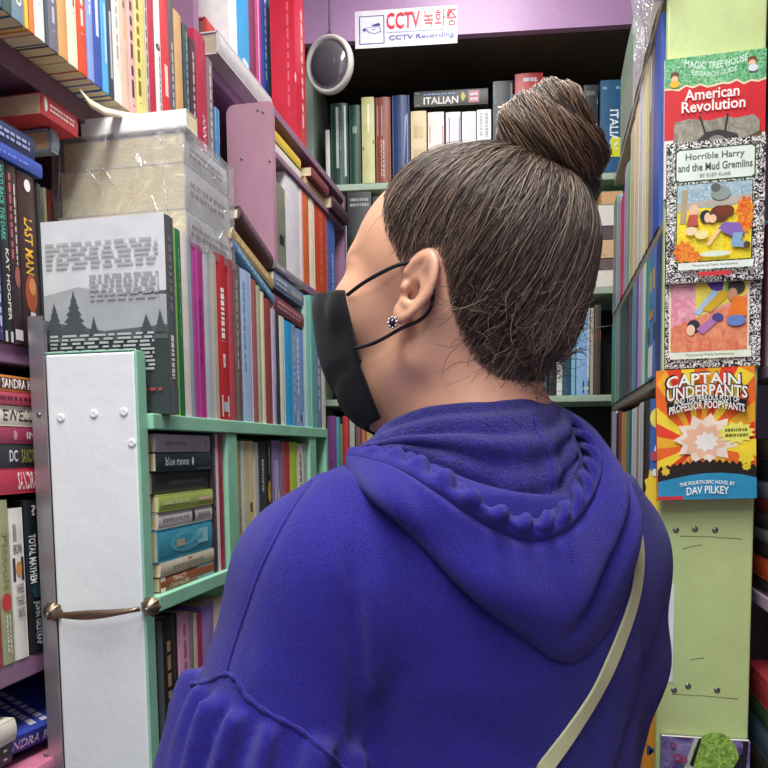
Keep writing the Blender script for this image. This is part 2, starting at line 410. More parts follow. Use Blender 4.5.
# bookcase to the far side of the post, only a sliver in view
rb = thing('side_bookcase', 'bookcase with lilac shelf edges behind the lime green end board', 'bookcase', (0.45, 0.9, 0)); o = rb.location
for z in (2.05, 1.51, 1.19, 0.85, 0.45, 0.1):
    part(rb, 'shelf', [(0.30, 0.56, 0.45, 1.28, z - 0.018, z)], paint('pale_lilac_paint', 'a58fa6', 0.42), ch=0.0015)
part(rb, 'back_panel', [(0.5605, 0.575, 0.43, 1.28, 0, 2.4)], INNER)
part(rb, 'side_panel', [(0.30, 0.56, 0.43, 0.4495, 0, 2.4)], PURPLE)
# ================================================================== books
def rowL(X, zb, ref, items, group, where, w=0.125, z_ref=None):
    for it in items:
        x0, x1, top, col, desc = it[:5]; op = dict(it[5]) if len(it) > 5 else {}
        Xs = X + op.pop('dx', 0.0); rf = op.pop('ref', ref)
        ya, yb = onX(x0, rf, Xs).y, onX(x1, rf, Xs).y
        h = top if top < 1 and isinstance(top, float) else onX((x0 + x1) / 2, top, Xs).z - zb
        book(f"{desc} {where}", group, (Xs, ya, zb + 0.0003), (0, 0, 0), op.pop('w', w), max(yb - ya - 0.0012, 0.003), h, col, **op)
def rowB(zb, ref, items, group, where, w=0.16, off=0.0):
    for it in items:
        x0, x1, top, col, desc = it[:5]; op = dict(it[5]) if len(it) > 5 else {}
        of = op.pop('off', off); z0 = op.pop('zb', zb)
        sa, sb = sB(x0, ref, of), sB(x1, ref, of)
        h = top if isinstance(top, float) and top < 1 else onB((x0 + x1) / 2, top, of).z - z0
        p = B0 + NB * of + UB * sa
        book(f"{desc} {where}", group, (p.x, p.y, z0 + 0.0003), (0, 0, AB - R(90)), op.pop('w', w), max(sb - sa - 0.0012, 0.003), h, col, **op)
RA, RS = 1.9, 0.93      # keeps the nearest spines behind the end board
def rowR(X, zb, ref, items, group, where, w=0.105):
    for it in items:
        x0, x1, top, col, desc = it[:5]; op = dict(it[5]) if len(it) > 5 else {}
        Xs = X + op.pop('dx', 0.0)
        ya, yb = onX(x0, ref, Xs).y, onX(x1, ref, Xs).y
        h = top if isinstance(top, float) and top < 1 else onX((x0 + x1) / 2, top, Xs).z - zb
        h = min(h, {ZR: .1985, ZR2: .2025}.get(zb, 1.0)); ya, yb = min(1.995, RA + (ya - RA) * RS), RA + (yb - RA) * RS
        book(f"{desc} {where}", group, (Xs, ya, zb + 0.0003), (0, 0, R(180)), op.pop('w', w), max(ya - yb - 0.0012, 0.003), h, col, **op)
def flatL(X, yend, length, z0, t, col, desc, group, where, tilt=0.0, w=0.12, yaw=0.0, **op):
    return book(f"{desc} {where}", group, (X, yend, z0 + 0.0003), (R(90 - tilt), 0, R(yaw)), w, t, length, col, **op)
def T(s, a, b, c, d, col, rot='d'): return ('t', s, a, b, c, d, col, rot)
def Bz(a, b, c, d, col, n=1, dr='v'): return ('b', a, b, c, d, col, n, dr)
W_, K_, CRM = 'eeece6', '1d1c20', 'e9dfc2'
# ---- topmost near shelf, overhanging its edge
g, wh = 'books overhanging the top plum shelf', 'overhanging the top plum shelf'
rowL(-0.566, ZT, 40, [
    (-4, 5, .21, '3d5c78', 'slate blue picture book at the near end'),
    (5, 14, .20, '3b5a52', 'dark green book with a red ball', dict(spine=[('e', .55, .16, .42, .06, 'd02c3c'), Bz(.2, .3, .8, .95, W_)])),
    (14, 26, .19, '6f8a98', 'grey-blue book with a white ring', dict(spine=[('e', .55, .14, .3, .05, W_), ('e', .55, .14, .2, .032, '6f8a98'), Bz(.2, .3, .7, .9, 'c9d6dc')])),
    (26.5, 30, .20, 'e9c552', 'thin yellow book'),
    (30.5, 36, .205, 'e0803c', 'thin pumpkin orange book'),
    (36, 46, .19, 'e6e4df', 'white book with grey print', dict(spine=[Bz(.2, .2, .8, .95, '8e9096')])),
    (46.3, 49.5, .20, '4a5a68', 'very thin dark slate book'),
    (49.5, 59, .215, '70707e', 'grey spine book with pale letters', dict(spine=[Bz(.3, .1, .75, .9, 'c2c4cc')])),
    (59, 68.5, .21, 'd3a062', 'tan ochre book'),
    (68.5, 78, .215, 'efe4c8', 'cream book with red capitals', dict(spine=[Bz(.55, .3, .9, .98, 'c8442e')])),
    (78.5, 87, .24, 'd9502e', 'red-orange book with white print', dict(spine=[Bz(.25, .2, .8, .98, 'f2d9c8')])),
    (87.5, 94, .25, '8aa0d8', 'periwinkle book', dict(spine=[Bz(.3, .3, .75, .75, 'd7e0f4')])),
    (94, 101.5, .25, '3a55a8', 'cobalt blue book with white title', dict(spine=[('r', .3, .25, .7, .55, 'cfd8f0')])),
    (102, 108, .25, '58a8dc', 'sky blue book', dict(spine=[Bz(.3, .6, .7, .95, '2a6ca8'), ('r', .35, .15, .75, .45, 'a8d4f0')])),
    (108, 113, .245, '3e4450', 'charcoal book with white title', dict(spine=[('r', .35, .1, .75, .45, 'b9bec8')])),
    (113.5, 121, .24, 'e4e0d4', 'ivory book with grey title', dict(spine=[Bz(.3, .2, .7, .9, 'a9a69c')])),
    (121, 128, .235, 'd9b9a4', 'pinkish beige book', dict(spine=[('r', .4, .4, .9, .5, 'd8b070'), Bz(.3, .55, .8, .9, '8a6a60')])),
    (128, 135, .24, 'dcaea6', 'dusty rose book with black capitals', dict(spine=[Bz(.25, .05, .8, .97, '453a38')])),
    (135, 145, .24, 'd9cf7c', 'straw yellow book with dark title', dict(spine=[Bz(.15, .1, .55, .9, '7a6a3a')])),
    (145, 148.5, .22, 'c9b8ae', 'narrow mottled grey book', dict(spine=[Bz(.2, .05, .8, .95, '6d5a54')])),
    (148.5, 155, .24, 'b83248', 'crimson book'),
    (155, 161, .235, 'e6e2e0', 'white book with a black dot', dict(spine=[('e', .5, .55, .35, .02, K_), Bz(.5, .1, .9, .5, '8a8a90')])),
    (161, 169, .23, 'cf3f42', 'scarlet book with white word', dict(spine=[('r', .35, .3, .75, .5, 'f0d0cc')])),
    (169, 174.5, .225, '5f5b60', 'ash grey book with pale letters', dict(spine=[Bz(.3, .1, .8, .7, 'b8b4b4')])),
    (174.5, 182, .215, 'c79f6c', 'camel brown book'),
    (184, 190, .21, '3a4a4e', 'dark teal hardback', dict(hard=True, spine=[Bz(.3, .3, .5, .95, '93a4a6')])),
    (190, 195.5, .20, '4b3238', 'dark plum book with pale title', dict(spine=[Bz(.25, .15, .75, .9, 'b8a0a0'), ('r', 0, 0, 1, .12, 'd0552e')])),
    (195.5, 206.5, .225, 'a52c45', 'glossy wine red hardback', dict(hard=True, spine=[T('ANN RULE', .45, .06, .85, .42, 'f2e4e4')])),
    (206.5, 212, .20, '7c6b70', 'grey-mauve book', dict(spine=[Bz(.3, .1, .7, .95, 'cabfc0')])),
    (213.5, 217.5, .13, '3f7fae', 'small blue and white book', dict(spine=[('r', 0, .55, 1, 1, 'cfdde6')])),
], g, wh, 0.12)
Pq = [onX(a, b, -.562) for a, b in ((80, 89), (90, 99), (104, 107), (120, 111), (140, 114), (158, 116))]; Pr = [onX(a, b, -.552) for a, b in ((80, 90), (92, 108), (106, 115.5), (121, 117.5), (141, 117.5), (158, 117.5))]
mb = MB(); o = Pq[2].copy(); o.x = -.57; V = [p - o for p in Pq] + [p - o for p in Pr] + [p - o - Vector((.0015, 0, 0)) for p in Pq] + [p - o - Vector((.0015, 0, 0)) for p in Pr]; n = 6
F = []
for k in range(5): F += [(k, k + 1, n + k + 1, n + k), (2 * n + k, 3 * n + k, 3 * n + k + 1, 2 * n + k + 1), (k, 2 * n + k, 2 * n + k + 1, k + 1), (n + k, n + k + 1, 3 * n + k + 1, 3 * n + k)]
mb.mesh(V, F, cmat('cfc2a8')); bo_ = thing('booklet', 'bent cream booklet cover drooping below the overhanging row of books', 'booklet', o); mb.build('cover', bo_)
# ---- second near shelf
g, wh = 'paperbacks standing on the second purple shelf', 'standing on the second purple shelf'
X2 = -0.606
rowL(X2, ZM, 260, [
    (-9, 1.5, 158, '3c3566', 'indigo paperback with white lettering', dict(spine=[Bz(.55, .05, .9, .6, 'cfd0ea')])),
    (2, 10.5, 163, '23292b', 'black paperback with teal title', dict(spine=[T('HOLD BACK THE DARK', .1, .56, .62, .97, '4fb2a0'), T('KAY HOOPER', .45, .12, .95, .52, 'e6e4da'), ('r', 0, 0, 1, .06, 'c9c9c9')])),
    (11, 21, 168, '352528', 'dark brown paperback with red title', dict(spine=[Bz(.08, .45, .42, .95, 'b05a5c'), Bz(.55, .45, .78, .9, 'd9cfc8'), ('e', .6, .38, .3, .06, '9a5a4a'), ('r', .1, .02, .9, .08, 'd0cdc8')])),
    (21.5, 39, 176, '3a2626', 'brown paperback with yellow title and orange picture', dict(spine=[T('LAST MAN', .25, .42, .72, .74, 'e8b62e'), ('e', .5, .31, .34, .11, 'a8502c'), ('e', .55, .35, .2, .05, 'd08a4a'), ('e', .5, .93, .18, .035, 'e6e6e6'), ('r', .35, .13, .65, .2, 'd8d4d0')])),
    (40, 44.5, 186, '2c3030', 'narrow black paperback', {}),
    (46.5, 50, 190, 'd9dcc0', 'pale cream thin paperback', dict(dx=-.05)),
    (50.5, 57, 192, '8a3c40', 'green and red paperback', dict(dx=-.05, spine=[('r', 0, .5, 1, .9, '5c8a4e')])),
], g, wh, 0.11)
g, wh = 'books lying across the second shelf paperbacks', 'lying across paperbacks on the second purple shelf'
zt = onX(20, 169, X2).z
zf = max(onX(a, b, X2).z for a, b in ((-4, 158), (6, 163), (16, 168), (30, 176)))
flatL(X2 + 0.004, 0.865, 0.22, zf + 0.002, 0.016, '3450a8', 'bright royal blue book', g, wh, spine=[Bz(.3, .1, .6, .5, '6f8ae0')], tilt=0, w=0.13)
flatL(X2 + 0.002, 0.855, 0.21, zf + 0.019, 0.026, '28305c', 'navy book with a gold square', g, wh, spine=[('r', .12, .42, .88, .54, 'd9a94e'), ('r', .3, .45, .8, .51, 'f0e2b8'), Bz(.2, .58, .8, .85, 'b8c0e0', 2), Bz(.25, .05, .75, .38, '9aa4cc', 2)], w=0.13)
flatL(X2, onX(60, 150, X2).y, onX(60, 150, X2).y - onX(53, 150, X2).y, zf + 0.046, 0.028, '8292a0', 'grey-blue book with tan page edges', g, wh, w=0.14, pages='c2a983', hard=True)
flatL(X2 + 0.012, onX(78, 125, X2 + .012).y, onX(78, 125, X2 + .012).y - onX(43, 125, X2 + .012).y, zf + 0.0755, 0.025, 'c8404a', 'red book with green corner, tan pages', g, wh, w=0.16, pages='c4a880', spine=[('r', 0, .86, 1, 1, '2f7a4a'), ('e', .55, .9, .35, .045, 'dfe8dc'), Bz(.3, .1, .75, .8, 'f2d8d4', 2)])
# ---- third near shelf: standing, then a pile on top
g, wh = 'paperbacks standing on the lowest purple shelf', 'standing on the lowest purple shelf'
rowL(X2, ZL, 580, [
    (-9, -0.5, 500, 'a63a3c', 'red paperback', {}),
    (0, 12, 500, 'a3a87c', 'olive cream paperback with red roundel', dict(spine=[('r', 0, .42, 1, 1, 'd9d4b0'), T('Picoult', .3, .45, .85, .8, '8a8a5a'), ('e', .5, .38, .42, .055, 'd0343c'), Bz(.3, .06, .8, .3, 'e6e8d0', 2)])),
    (12.5, 26.5, 508, 'e4e2d8', 'white paperback with a flame picture', dict(spine=[T('SANDRA', .2, .78, .45, .9, '6a6560', 0), T('BROWN', .2, .70, .8, .765, '6a6560', 0), ('r', .1, .52, .92, .675, '35302e'), ('e', .5, .6, .22, .05, 'd08a3c'), T("WHERE", .25, .44, .8, .50, '77726c', 0), T("THERE'S", .2, .36, .85, .42, '77726c', 0), T("SMOKE", .25, .28, .8, .34, '77726c', 0)])),
    (27.5, 44, 500, '1f2326', 'black paperback with white title', dict(spine=[T('TOTAL MAYHEM', .2, .46, .62, .78, 'e2e6e4'), T('JOHN GILSTRAP', .3, .05, .75, .34, 'c8d0d0'), ('e', .55, .41, .3, .05, '24484c'), T('?', .4, .9, .7, .97, 'c8c8c8', 0)])),
], g, wh, 0.11)
zt = onX(20, 497, X2).z + 0.004
g = 'pile of paperbacks lying above the lowest purple shelf'
for ya, yb, col, desc, sp in (
    (468, 494, 'b83048', 'red paperback at the bottom of the pile', [T('SANDRA BROWN', .15, .02, .85, .42, 'f0dcd8')]),
    (443, 467, '2b2d30', 'black paperback with olive title', [T('SANDRA BROWN', .2, .02, .78, .36, '93904a'), T('DC', .25, .40, .75, .48, 'd8d8d8')]),
    (425, 442, '9c3a58', 'maroon paperback with white words', [T('IN MY', .28, -.0, .72, .28, 'eadfe2'), ('e', .5, .4, .3, .02, 'd0909c')]),
    (403, 424, 'dcd9c4', 'cream paperback with black capitals', [T('EWELL', .25, .2, .8, .5, '3a3832')]),
    (389, 402, 'b54a5c', 'rose red paperback with dark print', [Bz(.25, .05, .8, .6, '6a2636')]),
    (371, 387.5, '5a3a30', 'brown paperback with orange stripes and white name', [('r', .0, 0, .14, 1, 'c87838'), ('r', .86, 0, 1, 1, 'c87838'), T('SANDRA BROWN', .2, .02, .82, .5, 'f0e8dc')])):
    t = onX(20, ya, X2).z - onX(20, yb, X2).z
    flatL(X2 + random.Random(ya).uniform(-.004, .002), 0.868, 0.175, zt, t - 0.0008, col, desc, g, 'above the lowest purple shelf', spine=sp, w=0.107); zt += t
# ---- bottom corner under the lowest purple shelf
g = 'loose books below the lowest purple shelf'
book('blue paperback with white capitals, cover up below the lowest purple shelf', g, (-0.60, 0.90, 1.040), (R(90), R(18), R(-12)), 0.11, 0.024, 0.18, '3a48a0', spine=[T('SANDRA BROWN', .2, .1, .75, .75, 'e6e8f0'), ('r', .2, .8, .8, .9, 'e0e4ee')], front=[Bz(.1, .55, .9, .8, 'e8e8e4', 1), Bz(.1, .3, .9, .5, 'cfd2dc', 2, 'h')])
flatL(-0.592, 0.90, 0.15, 1.0095, 0.016, 'd07a98', 'pink paperback under the blue one', g, 'below the lowest purple shelf', w=0.05)
flatL(-0.615, 0.775, 0.15, 1.038, 0.026, '3c3c40', 'dark grey book with a white sticker', g, 'below the lowest purple shelf', spine=[('r', .2, .06, .7, .1, W_)], w=0.11)
flatL(-0.605, 0.772, 0.15, 1.066, 0.026, 'd9d4c2', 'off-white book on the dark grey one', g, 'below the lowest purple shelf', w=0.11, hard=True)
part(bc, 'shelf', [(-0.84, -0.6075, -0.28, 1.33, 0.985, 1.009)], PURPLE, ch=0.002)

# ---- top of the sliding bookcase
g, wh = 'books standing on top of the sliding bookcase', 'standing on top of the sliding bookcase'
XG = -0.458
# first one shows its back cover
ysp = 0.862; nY = Vector((0, 1, 0)); P0 = Vector((0, ysp, 0))
pa, pb = onP(40, 250, P0, nY), onP(165, 250, P0, nY); hB = onP(100, 218, P0, nY).z - ZG
def mistyart():
    L = [('p', [(0, .62), (1, .62), (1, 1), (0, 1)], 'cdd0d2'), ('r', 0, .0, 1, .42, '3c4444'), ('p', [(0, .40), (0, .62), (.3, .66), (.6, .62), (1, .60), (1, .40)], 'a3a8aa'), ('p', [(0, .38), (0, .50), (.2, .47), (.5, .43), (1, .45), (1, .38)], '5b6262')]
    for cx, top, s in ((.26, .635, .13), (.10, .58, .09), (.42, .50, .05), (.84, .50, .07), (.95, .52, .06)):
        P = []
        for k in range(15):
            f = k / 14; P.append((cx - s * f * (1 if k % 2 else .55), top - (top - .40) * f + (0.012 if k % 2 == 0 else 0)))
        Q = [(2 * cx - u, v) for u, v in reversed(P)]
        L.append(('p', P + Q, '4a5252'))
    L += [Bz(.05, .75, .95, .89, 'a8acae', 6, 'h'), Bz(.40, .58, .95, .72, '9a9ea0', 6, 'h'), Bz(.06, .22, .90, .42, 'b4b9b9', 10, 'h'), Bz(.10, .16, .4, .20, 'b0484a', 2, 'h'), ('r', .15, .08, .38, .13, 'b8bcbc'), Bz(.42, .11, .95, .14, 'a04a4c', 1, 'h')]
    return L
book('grey misty forest back cover of a tall book behind the white end board', None, (pb.x, ysp, ZG + 0.0003), (0, 0, 0), pb.x - pa.x, .024, hB, '565c5c', back=mistyart(), spine=[('r', 0, .42, 1, 1, 'b8b6b4'), Bz(.2, .5, .8, .9, '77737a'), Bz(.2, .18, .7, .4, 'd8d4d2'), ('r', 0, 0, 1, .14, '50565e')])
rowL(XG, ZG, 350, [
    (169.5, 175, 224, 'a97e5e', 'brown and cream thin paperback', dict(spine=[('r', 0, 0, 1, .45, 'd8ccae'), ('r', .3, .05, .7, .2, 'a89a7a')])),
    (175, 179.5, 229, '9ed86a', 'lime green thin paperback'),
    (179.5, 184.5, 232, '2f7a48', 'bottle green paperback', dict(spine=[Bz(.3, .4, .7, .9, '6aa880')])),
    (184.5, 191, 234, 'e6e0d8', 'white paperback next to the bottle green one'),
    (191, 194.5, 240, '9aa6b2', 'thin steel grey book'),
    (194.5, 206, 247, 'b03a86', 'magenta paperback', dict(spine=[('r', 0, 0, .45, 1, 'b958a4'), Bz(.5, .3, .8, .7, '8a2a64')])),
    (206, 213, 253, 'b4bcc2', 'pale silver blue paperback', dict(spine=[('r', 0, .5, 1, 1, 'c2bfb2')])),
    (213, 219, 256, 'c8bfae', 'beige grey paperback', dict(spine=[('r', 0, 0, .5, 1, 'a8a298')])),
    (219, 231, 257, 'b82d34', 'bold red hardback with white capitals and price sticker', dict(hard=True, spine=[('r', 0, .82, 1, 1, '8a1f28'), Bz(.2, .48, .62, .8, 'f0e6e2'), ('r', .2, .02, .8, .15, 'e9ecec'), ('r', .3, .05, .7, .11, 'b8c4cc'), Bz(.25, .32, .55, .4, 'e8d8d4')])),
    (231, 236, 262, 'a84a54', 'dusky red paperback', dict(spine=[('r', 0, .0, 1, .4, '8f3038')])),
    (236, 242.5, 266, '6f6a64', 'grey-brown paperback', dict(spine=[('r', .5, 0, 1, .5, '7c3038'), Bz(.2, .3, .5, .9, 'a8a49a')])),
    (242.5, 253, 272, 'a9bfe0', 'pale blue paperback with white foot', dict(spine=[('r', 0, 0, 1, .18, 'e2e2dc'), Bz(.15, .3, .4, .92, '7a92ba')])),
    (253, 258, 281, 'a8605c', 'terracotta paperback'),
    (258, 262, 287, 'b3b59c', 'thin grey-green book'),
    (262, 265.5, 293, 'e6dcb8', 'thin cream book'),
    (265.5, 273, 300, '93423e', 'brick red hardback', dict(hard=True, spine=[('r', 0, 0, 1, .22, '9c5a4a')])),
    (273, 276.5, 310, 'b9aac8', 'thin lavender book', dict(spine=[('r', .5, 0, 1, .35, '5a4a8a')])),
    (276.5, 280, 313, '24443c', 'thin forest green book'),
    (280, 285, 317, 'ddd6c8', 'white book with teal foot', dict(spine=[('r', 0, 0, 1, .5, '8fb4bc')])),
    (285, 292.5, 322, '2fa2dc', 'vivid cyan paperback'),
    (292.5, 296, 325, '7a8ea8', 'thin grey-blue book', dict(spine=[Bz(.2, .1, .8, .9, 'c0cad8')])),
    (296, 304, 330, '7f9fd4', 'cornflower blue paperback with sticker', dict(spine=[('r', .1, .04, .8, .16, 'e6e8e8'), ('r', .4, .06, .7, .12, '50606a'), Bz(.1, .3, .35, .9, 'd4def0')])),
    (304, 311.5, 298, '9bd4c6', 'pale aqua paperback', dict(spine=[('r', 0, 0, .3, 1, 'c0e4d8')])),
    (311.5, 315.5, 297, '5fa8a4', 'thin teal book'),
    (315.5, 321.5, 300, '7488a4', 'slate blue paperback', dict(spine=[Bz(.3, .1, .7, .9, 'c0ccd8')])),
    (321.5, 325, 305, 'cfcabc', 'pale stone book at the far end'),
], g, wh, 0.13)
# ---- books lying across that row
g = 'books lying across the row on the sliding bookcase'; wh = 'lying across the row on the sliding bookcase'
def slopedL(xa, ya, xb, yb, t, col, desc, dx=0.0, **op):
    A, Bp = onX(xa, ya, XG + dx), onX(xb, yb, XG + dx); L = (A - Bp).length; ang = math.degrees(math.atan2(A.z - Bp.z, Bp.y - A.y))
    d = Vector((0, A.y - Bp.y, A.z - Bp.z)).normalized()
    book(f"{desc} {wh}", g, Bp, (R(90 - ang), 0, 0), op.pop('w', 0.11), t, L, col, **op)
slopedL(233, 247, 274.5, 304, 0.014, '5f8cb4', 'blue paperback on a slope', spine=[Bz(.2, .1, .8, .9, 'a8c4dc')])
slopedL(232, 238, 273, 289, 0.018, 'b59a68', 'tan paperback with yellowed pages on a slope', pages='d8b56a', spine=[Bz(.2, .1, .8, .9, 'dcc898')])
slopedL(240, 219, 273, 268, 0.023, '574047', 'dark brown hardback on a slope', pages='e6dcc0', hard=True, spine=[Bz(.3, .1, .7, .9, '8a7078', 2)], w=0.10)
ztop = onX(285, 318, XG).z
slopedL(274.5, 309, 304, 329, 0.027, '7c4650', 'maroon paperback', spine=[Bz(.2, .1, .8, .9, 'c08a90', 2)])
slopedL(274.5, 287, 304, 308, 0.027, '76839c', 'grey-blue thick paperback', spine=[('r', 0, .55, 1, 1, '8897b4'), Bz(.2, .1, .8, .45, 'b8b4ac', 1), Bz(.2, .6, .8, .95, 'c2cbe0', 2)])
slopedL(274.5, 268, 303, 289, 0.014, '8a8390', 'mottled grey paperback', spine=[('r', 0, .35, 1, .6, 'b8a4ac'), Bz(.2, .65, .8, .95, 'd0ccd4', 1)])
# plastic-wrapped pile and the white book on it
g = 'thick books shrink-wrapped together on the sliding bookcase'
YW = onX(186, 200, -0.462).y; P0 = Vector((0, YW, 0))
xl, xr = onP(57, 200, P0, nY).x, onP(186, 200, P0, nY).x; LW = 0.15
zs = [onP(120, y, P0, nY).z for y in (251, 213, 166, 136)]
for k, (desc, pg) in enumerate((('lowest cream page block in the shrink-wrapped pile', 'e6dbb8'), ('middle cream page block in the shrink-wrapped pile', 'dccfaa'), ('top cream page block in the shrink-wrapped pile', 'd9cdaa'))):
    book(desc + ' beside the forest cover', g, (xr - 0.002 * k, YW + LW, zs[k] + 0.0008), (R(90), 0, 0), xr - xl - 0.006 * k, zs[k + 1] - zs[k] - 0.001, LW - 0.004 * k, 'c6c5c6', pages=pg, spine=[Bz(.3, .1, .7, .9, '8e8a90', 2)])
rn = random.Random(3)
mb = MB(); nx, ny = 14, 14; x0, x1, y0_, y1_, z0, z1 = xl - .004, xr + .004, YW - .004, YW + LW + .004, zs[0] + .0008, zs[3] + .003
bm = bmesh.new(); bmesh.ops.create_cube(bm, size=1)
for v in bm.verts: v.co = ((x0 + x1) / 2 + v.co.x * (x1 - x0), (y0_ + y1_) / 2 + v.co.y * (y1_ - y0_), (z0 + z1) / 2 + v.co.z * (z1 - z0))
bmesh.ops.subdivide_edges(bm, edges=bm.edges[:], cuts=12, use_grid_fill=True)
from mathutils import noise as mnoise
for v in bm.verts:
    c = v.co; q = mnoise.noise(Vector((c.x * 45, c.y * 45, c.z * 38 + c.x * 60)))
    v.co.x += 0.0025 * q * (1 if abs(c.x - (x0 + x1) / 2) > (x1 - x0) * .49 else 0); v.co.y += -0.0022 * abs(mnoise.noise(Vector((c.x * 60 + c.z * 40, 3, c.z * 30)))) * (1 if abs(c.y - (y0_ + y1_) / 2) > (y1_ - y0_) * .49 else 0)
    if c.z > z1 - .001: v.co.z += 0.0015 * q
bm.verts.index_update(); pw = MB(); oV = Vector(((x0 + x1) / 2, (y0_ + y1_) / 2, z0))
pw.mesh([v.co - oV for v in bm.verts], [tuple(v.index for v in f.verts) for f in bm.faces], WRAP, False); bm.free()
pwo = thing('plastic_wrap', 'crinkled clear plastic wrapped around the pile of cream thick books', 'plastic wrap', oV); pw.build('film', pwo)
for (xa, ya, xb, yb) in ((62, 145, 82, 165), (82, 165, 106, 192), (95, 158, 118, 190), (126, 190, 139, 180), (160, 134, 163, 175), (163, 175, 168, 215), (150, 190, 166, 240), (60, 150, 58, 200)):
    p, q = onP(xa, ya, P0 - Vector((0, .0062, 0)), nY) - oV, onP(xb, yb, P0 - Vector((0, .0062, 0)), nY) - oV
    rdg = MB(); rdg.tube([p, p.lerp(q, .5) + Vector((0.001, -.0006, 0.001)), q], [.0003, .0011, .0003], WRAP, 6); rdg.build('wrap_crease', pwo)
for k in range(9):
    ya = YW + 0.01 + k * LW / 10; za = rn.uniform(zs[0] + .01, zs[3] - .02)
    p = Vector((xr + .005, ya, za)) - oV; q = p + Vector((0.0005, rn.uniform(.01, .03), rn.uniform(-.03, .03))); rdg = MB(); rdg.tube([p, p.lerp(q, .5) + Vector((.0015, 0, 0)), q], [.0003, .0012, .0003], WRAP, 6); rdg.build('wrap_crease', pwo)
pa, pb = onP(78, 120, P0, nY), onP(184, 120, P0, nY); tb = onP(120, 115, P0, nY).z - onP(120, 133, P0, nY).z
book('plain white paperback lying on top of the shrink-wrapped pile', None, (pb.x, YW + 0.006, zs[3] + .0062), (R(90), 0, R(-90)), 0.035, tb, pb.x - pa.x, 'e6e9e8')

# ---- inside the sliding bookcase: pile of eight, then upright books
g = 'pile of paperbacks inside the sliding bookcase'; wh = 'in the pile inside the sliding bookcase'
XI = -0.462; z = ZG2 + 0.0003
ye = onX(213, 500, XI).y; ys = onX(159, 500, XI).y - .006
pile = [(577, 591, '9a5a3c', 'orange-brown paperback at the very bottom', [T('TRACY', .5, .55, .85, .8, 'e6c9a8'), T('CHEVALIER', .12, .5, .45, .85, 'e6c9a8'), ('r', 0, 0, 1, .34, '88a8ac'), ('r', 0, .92, 1, 1, 'e0d8cc')]),
    (563, 576, 'c6bda8', 'sand grey paperback', [Bz(.3, .2, .7, .8, '958c78'), ('r', .1, .45, .9, .52, 'a5886a')]),
    (531, 562, '3f93ac', 'turquoise thick paperback', [('e', .5, .5, .35, .3, '57a8bc'), ('r', .3, .1, .8, .3, '8fc4cc'), Bz(.3, .55, .7, .7, 'c9b888')]),
    (514, 530, 'd2cfcb', 'pale grey paperback with a dark oval', [Bz(.35, .45, .7, .92, '8c8890'), ('e', .5, .38, .4, .03, '3a3a40'), Bz(.35, .05, .7, .3, '9c8890')]),
    (497, 513, 'a5b860', 'green and coral paperback', [('r', 0, .0, 1, .36, 'cf7868'), Bz(.3, .45, .75, .95, 'c9d494'), Bz(.3, .05, .7, .3, 'f0c4b8')]),
    (475, 496, '3d3f45', 'charcoal paperback', [Bz(.35, .1, .65, .75, '5d6068')]),
    (456, 474, '2f3742', 'black paperback reading blue moon', [T('blue moon', .3, .45, .75, .86, 'c9d0d8'), ('e', .5, .38, .25, .02, 'c9d0d8'), ('r', 0, 0, 1, .3, '3c4a5a')]),
    (438, 455, 'c4bdc8', 'lilac grey paperback on top', [Bz(.3, .45, .7, .85, '9a92a8'), ('e', .55, .1, .12, .015, '50505a')])]
pile.sort(key=lambda q: -q[0])
for ya, yb, col, desc, sp in pile:
    t = onX(175, ya, XI).z - onX(175, yb + 1, XI).z
    rq = random.Random(ya); dy = rq.uniform(0, .004)
    if z + t > ZG - 0.021: t = ZG - 0.022 - z
    flatL(XI + rq.uniform(-.004, .002), ye - .002 - dy, ye - ys - .006, z, t - .0008, col, desc, g, wh, spine=sp, w=0.105, pages='e0d2a6'); z += t
g, wh = 'books upright inside the sliding bookcase', 'upright inside the sliding bookcase'
def hI(y): return float(onX(220, y, XI).z - ZG2)
rowL(XI, ZG2, 500, [
    (213.5, 217, hI(434), '4a3a40', 'thin dark plum book beside the pile', dict(spine=[Bz(.3, .3, .7, .9, '8a7a80')])),
    (217, 220, hI(434), 'e0c8d2', 'thin pale pink book'),
    (220, 224.6, hI(433), 'a82844', 'crimson paperback beside the divider', dict(spine=[('r', .8, .55, 1, .65, 'e0c8a8'), Bz(.2, .15, .5, .7, '7a1c34')])),
    (238, 242.5, .19, 'c9ad80', 'speckled tan book', dict(spine=[Bz(.2, .1, .8, .9, 'a8906a'), ('r', 0, 0, 1, .3, 'c2a074')])),
    (242.5, 246, .19, 'c4dcd8', 'thin ice blue book'),
    (246, 255.5, .19, 'd9cfa4', 'cream paperback with black square', dict(spine=[('r', .3, .4, .7, .48, '35322c'), ('r', 0, .0, .4, 1, 'c9b98a')])),
    (255.5, 260, .188, 'b9bcb8', 'pale ash book'),
    (260, 267.5, .188, '3c3e44', 'graphite paperback with pale name', dict(spine=[Bz(.3, .55, .7, .85, 'c0c0c0')])),
    (267.5, 273, .19, '26242a', 'black paperback with gold ornament', dict(spine=[('e', .5, .55, .3, .1, 'c09a4a'), Bz(.3, .7, .7, .95, 'a08a5a')])),
    (273, 282, .192, '8a76a8', 'violet paperback with white foot', dict(spine=[('r', .3, 0, .75, .55, 'e2e0e6'), ('r', .2, .55, .7, .82, 'b4a8cc')])),
    (282, 286.5, .19, 'a06a80', 'mauve book'),
    (286.5, 291, .19, 'c2403c', 'red book with an orange foot', dict(spine=[('r', 0, 0, 1, .45, 'd9643a')])),
    (291, 298.5, .19, 'b9cf4c', 'chartreuse paperback'),
    (298.5, 304.5, .187, 'e0dcd4', 'white paperback with purple dots', dict(spine=[Bz(.3, .2, .7, .9, '8a5a80')])),
    (304.5, 308, .187, 'a9a8a4', 'dove grey book beside the far divider'),
], g, wh, 0.105)
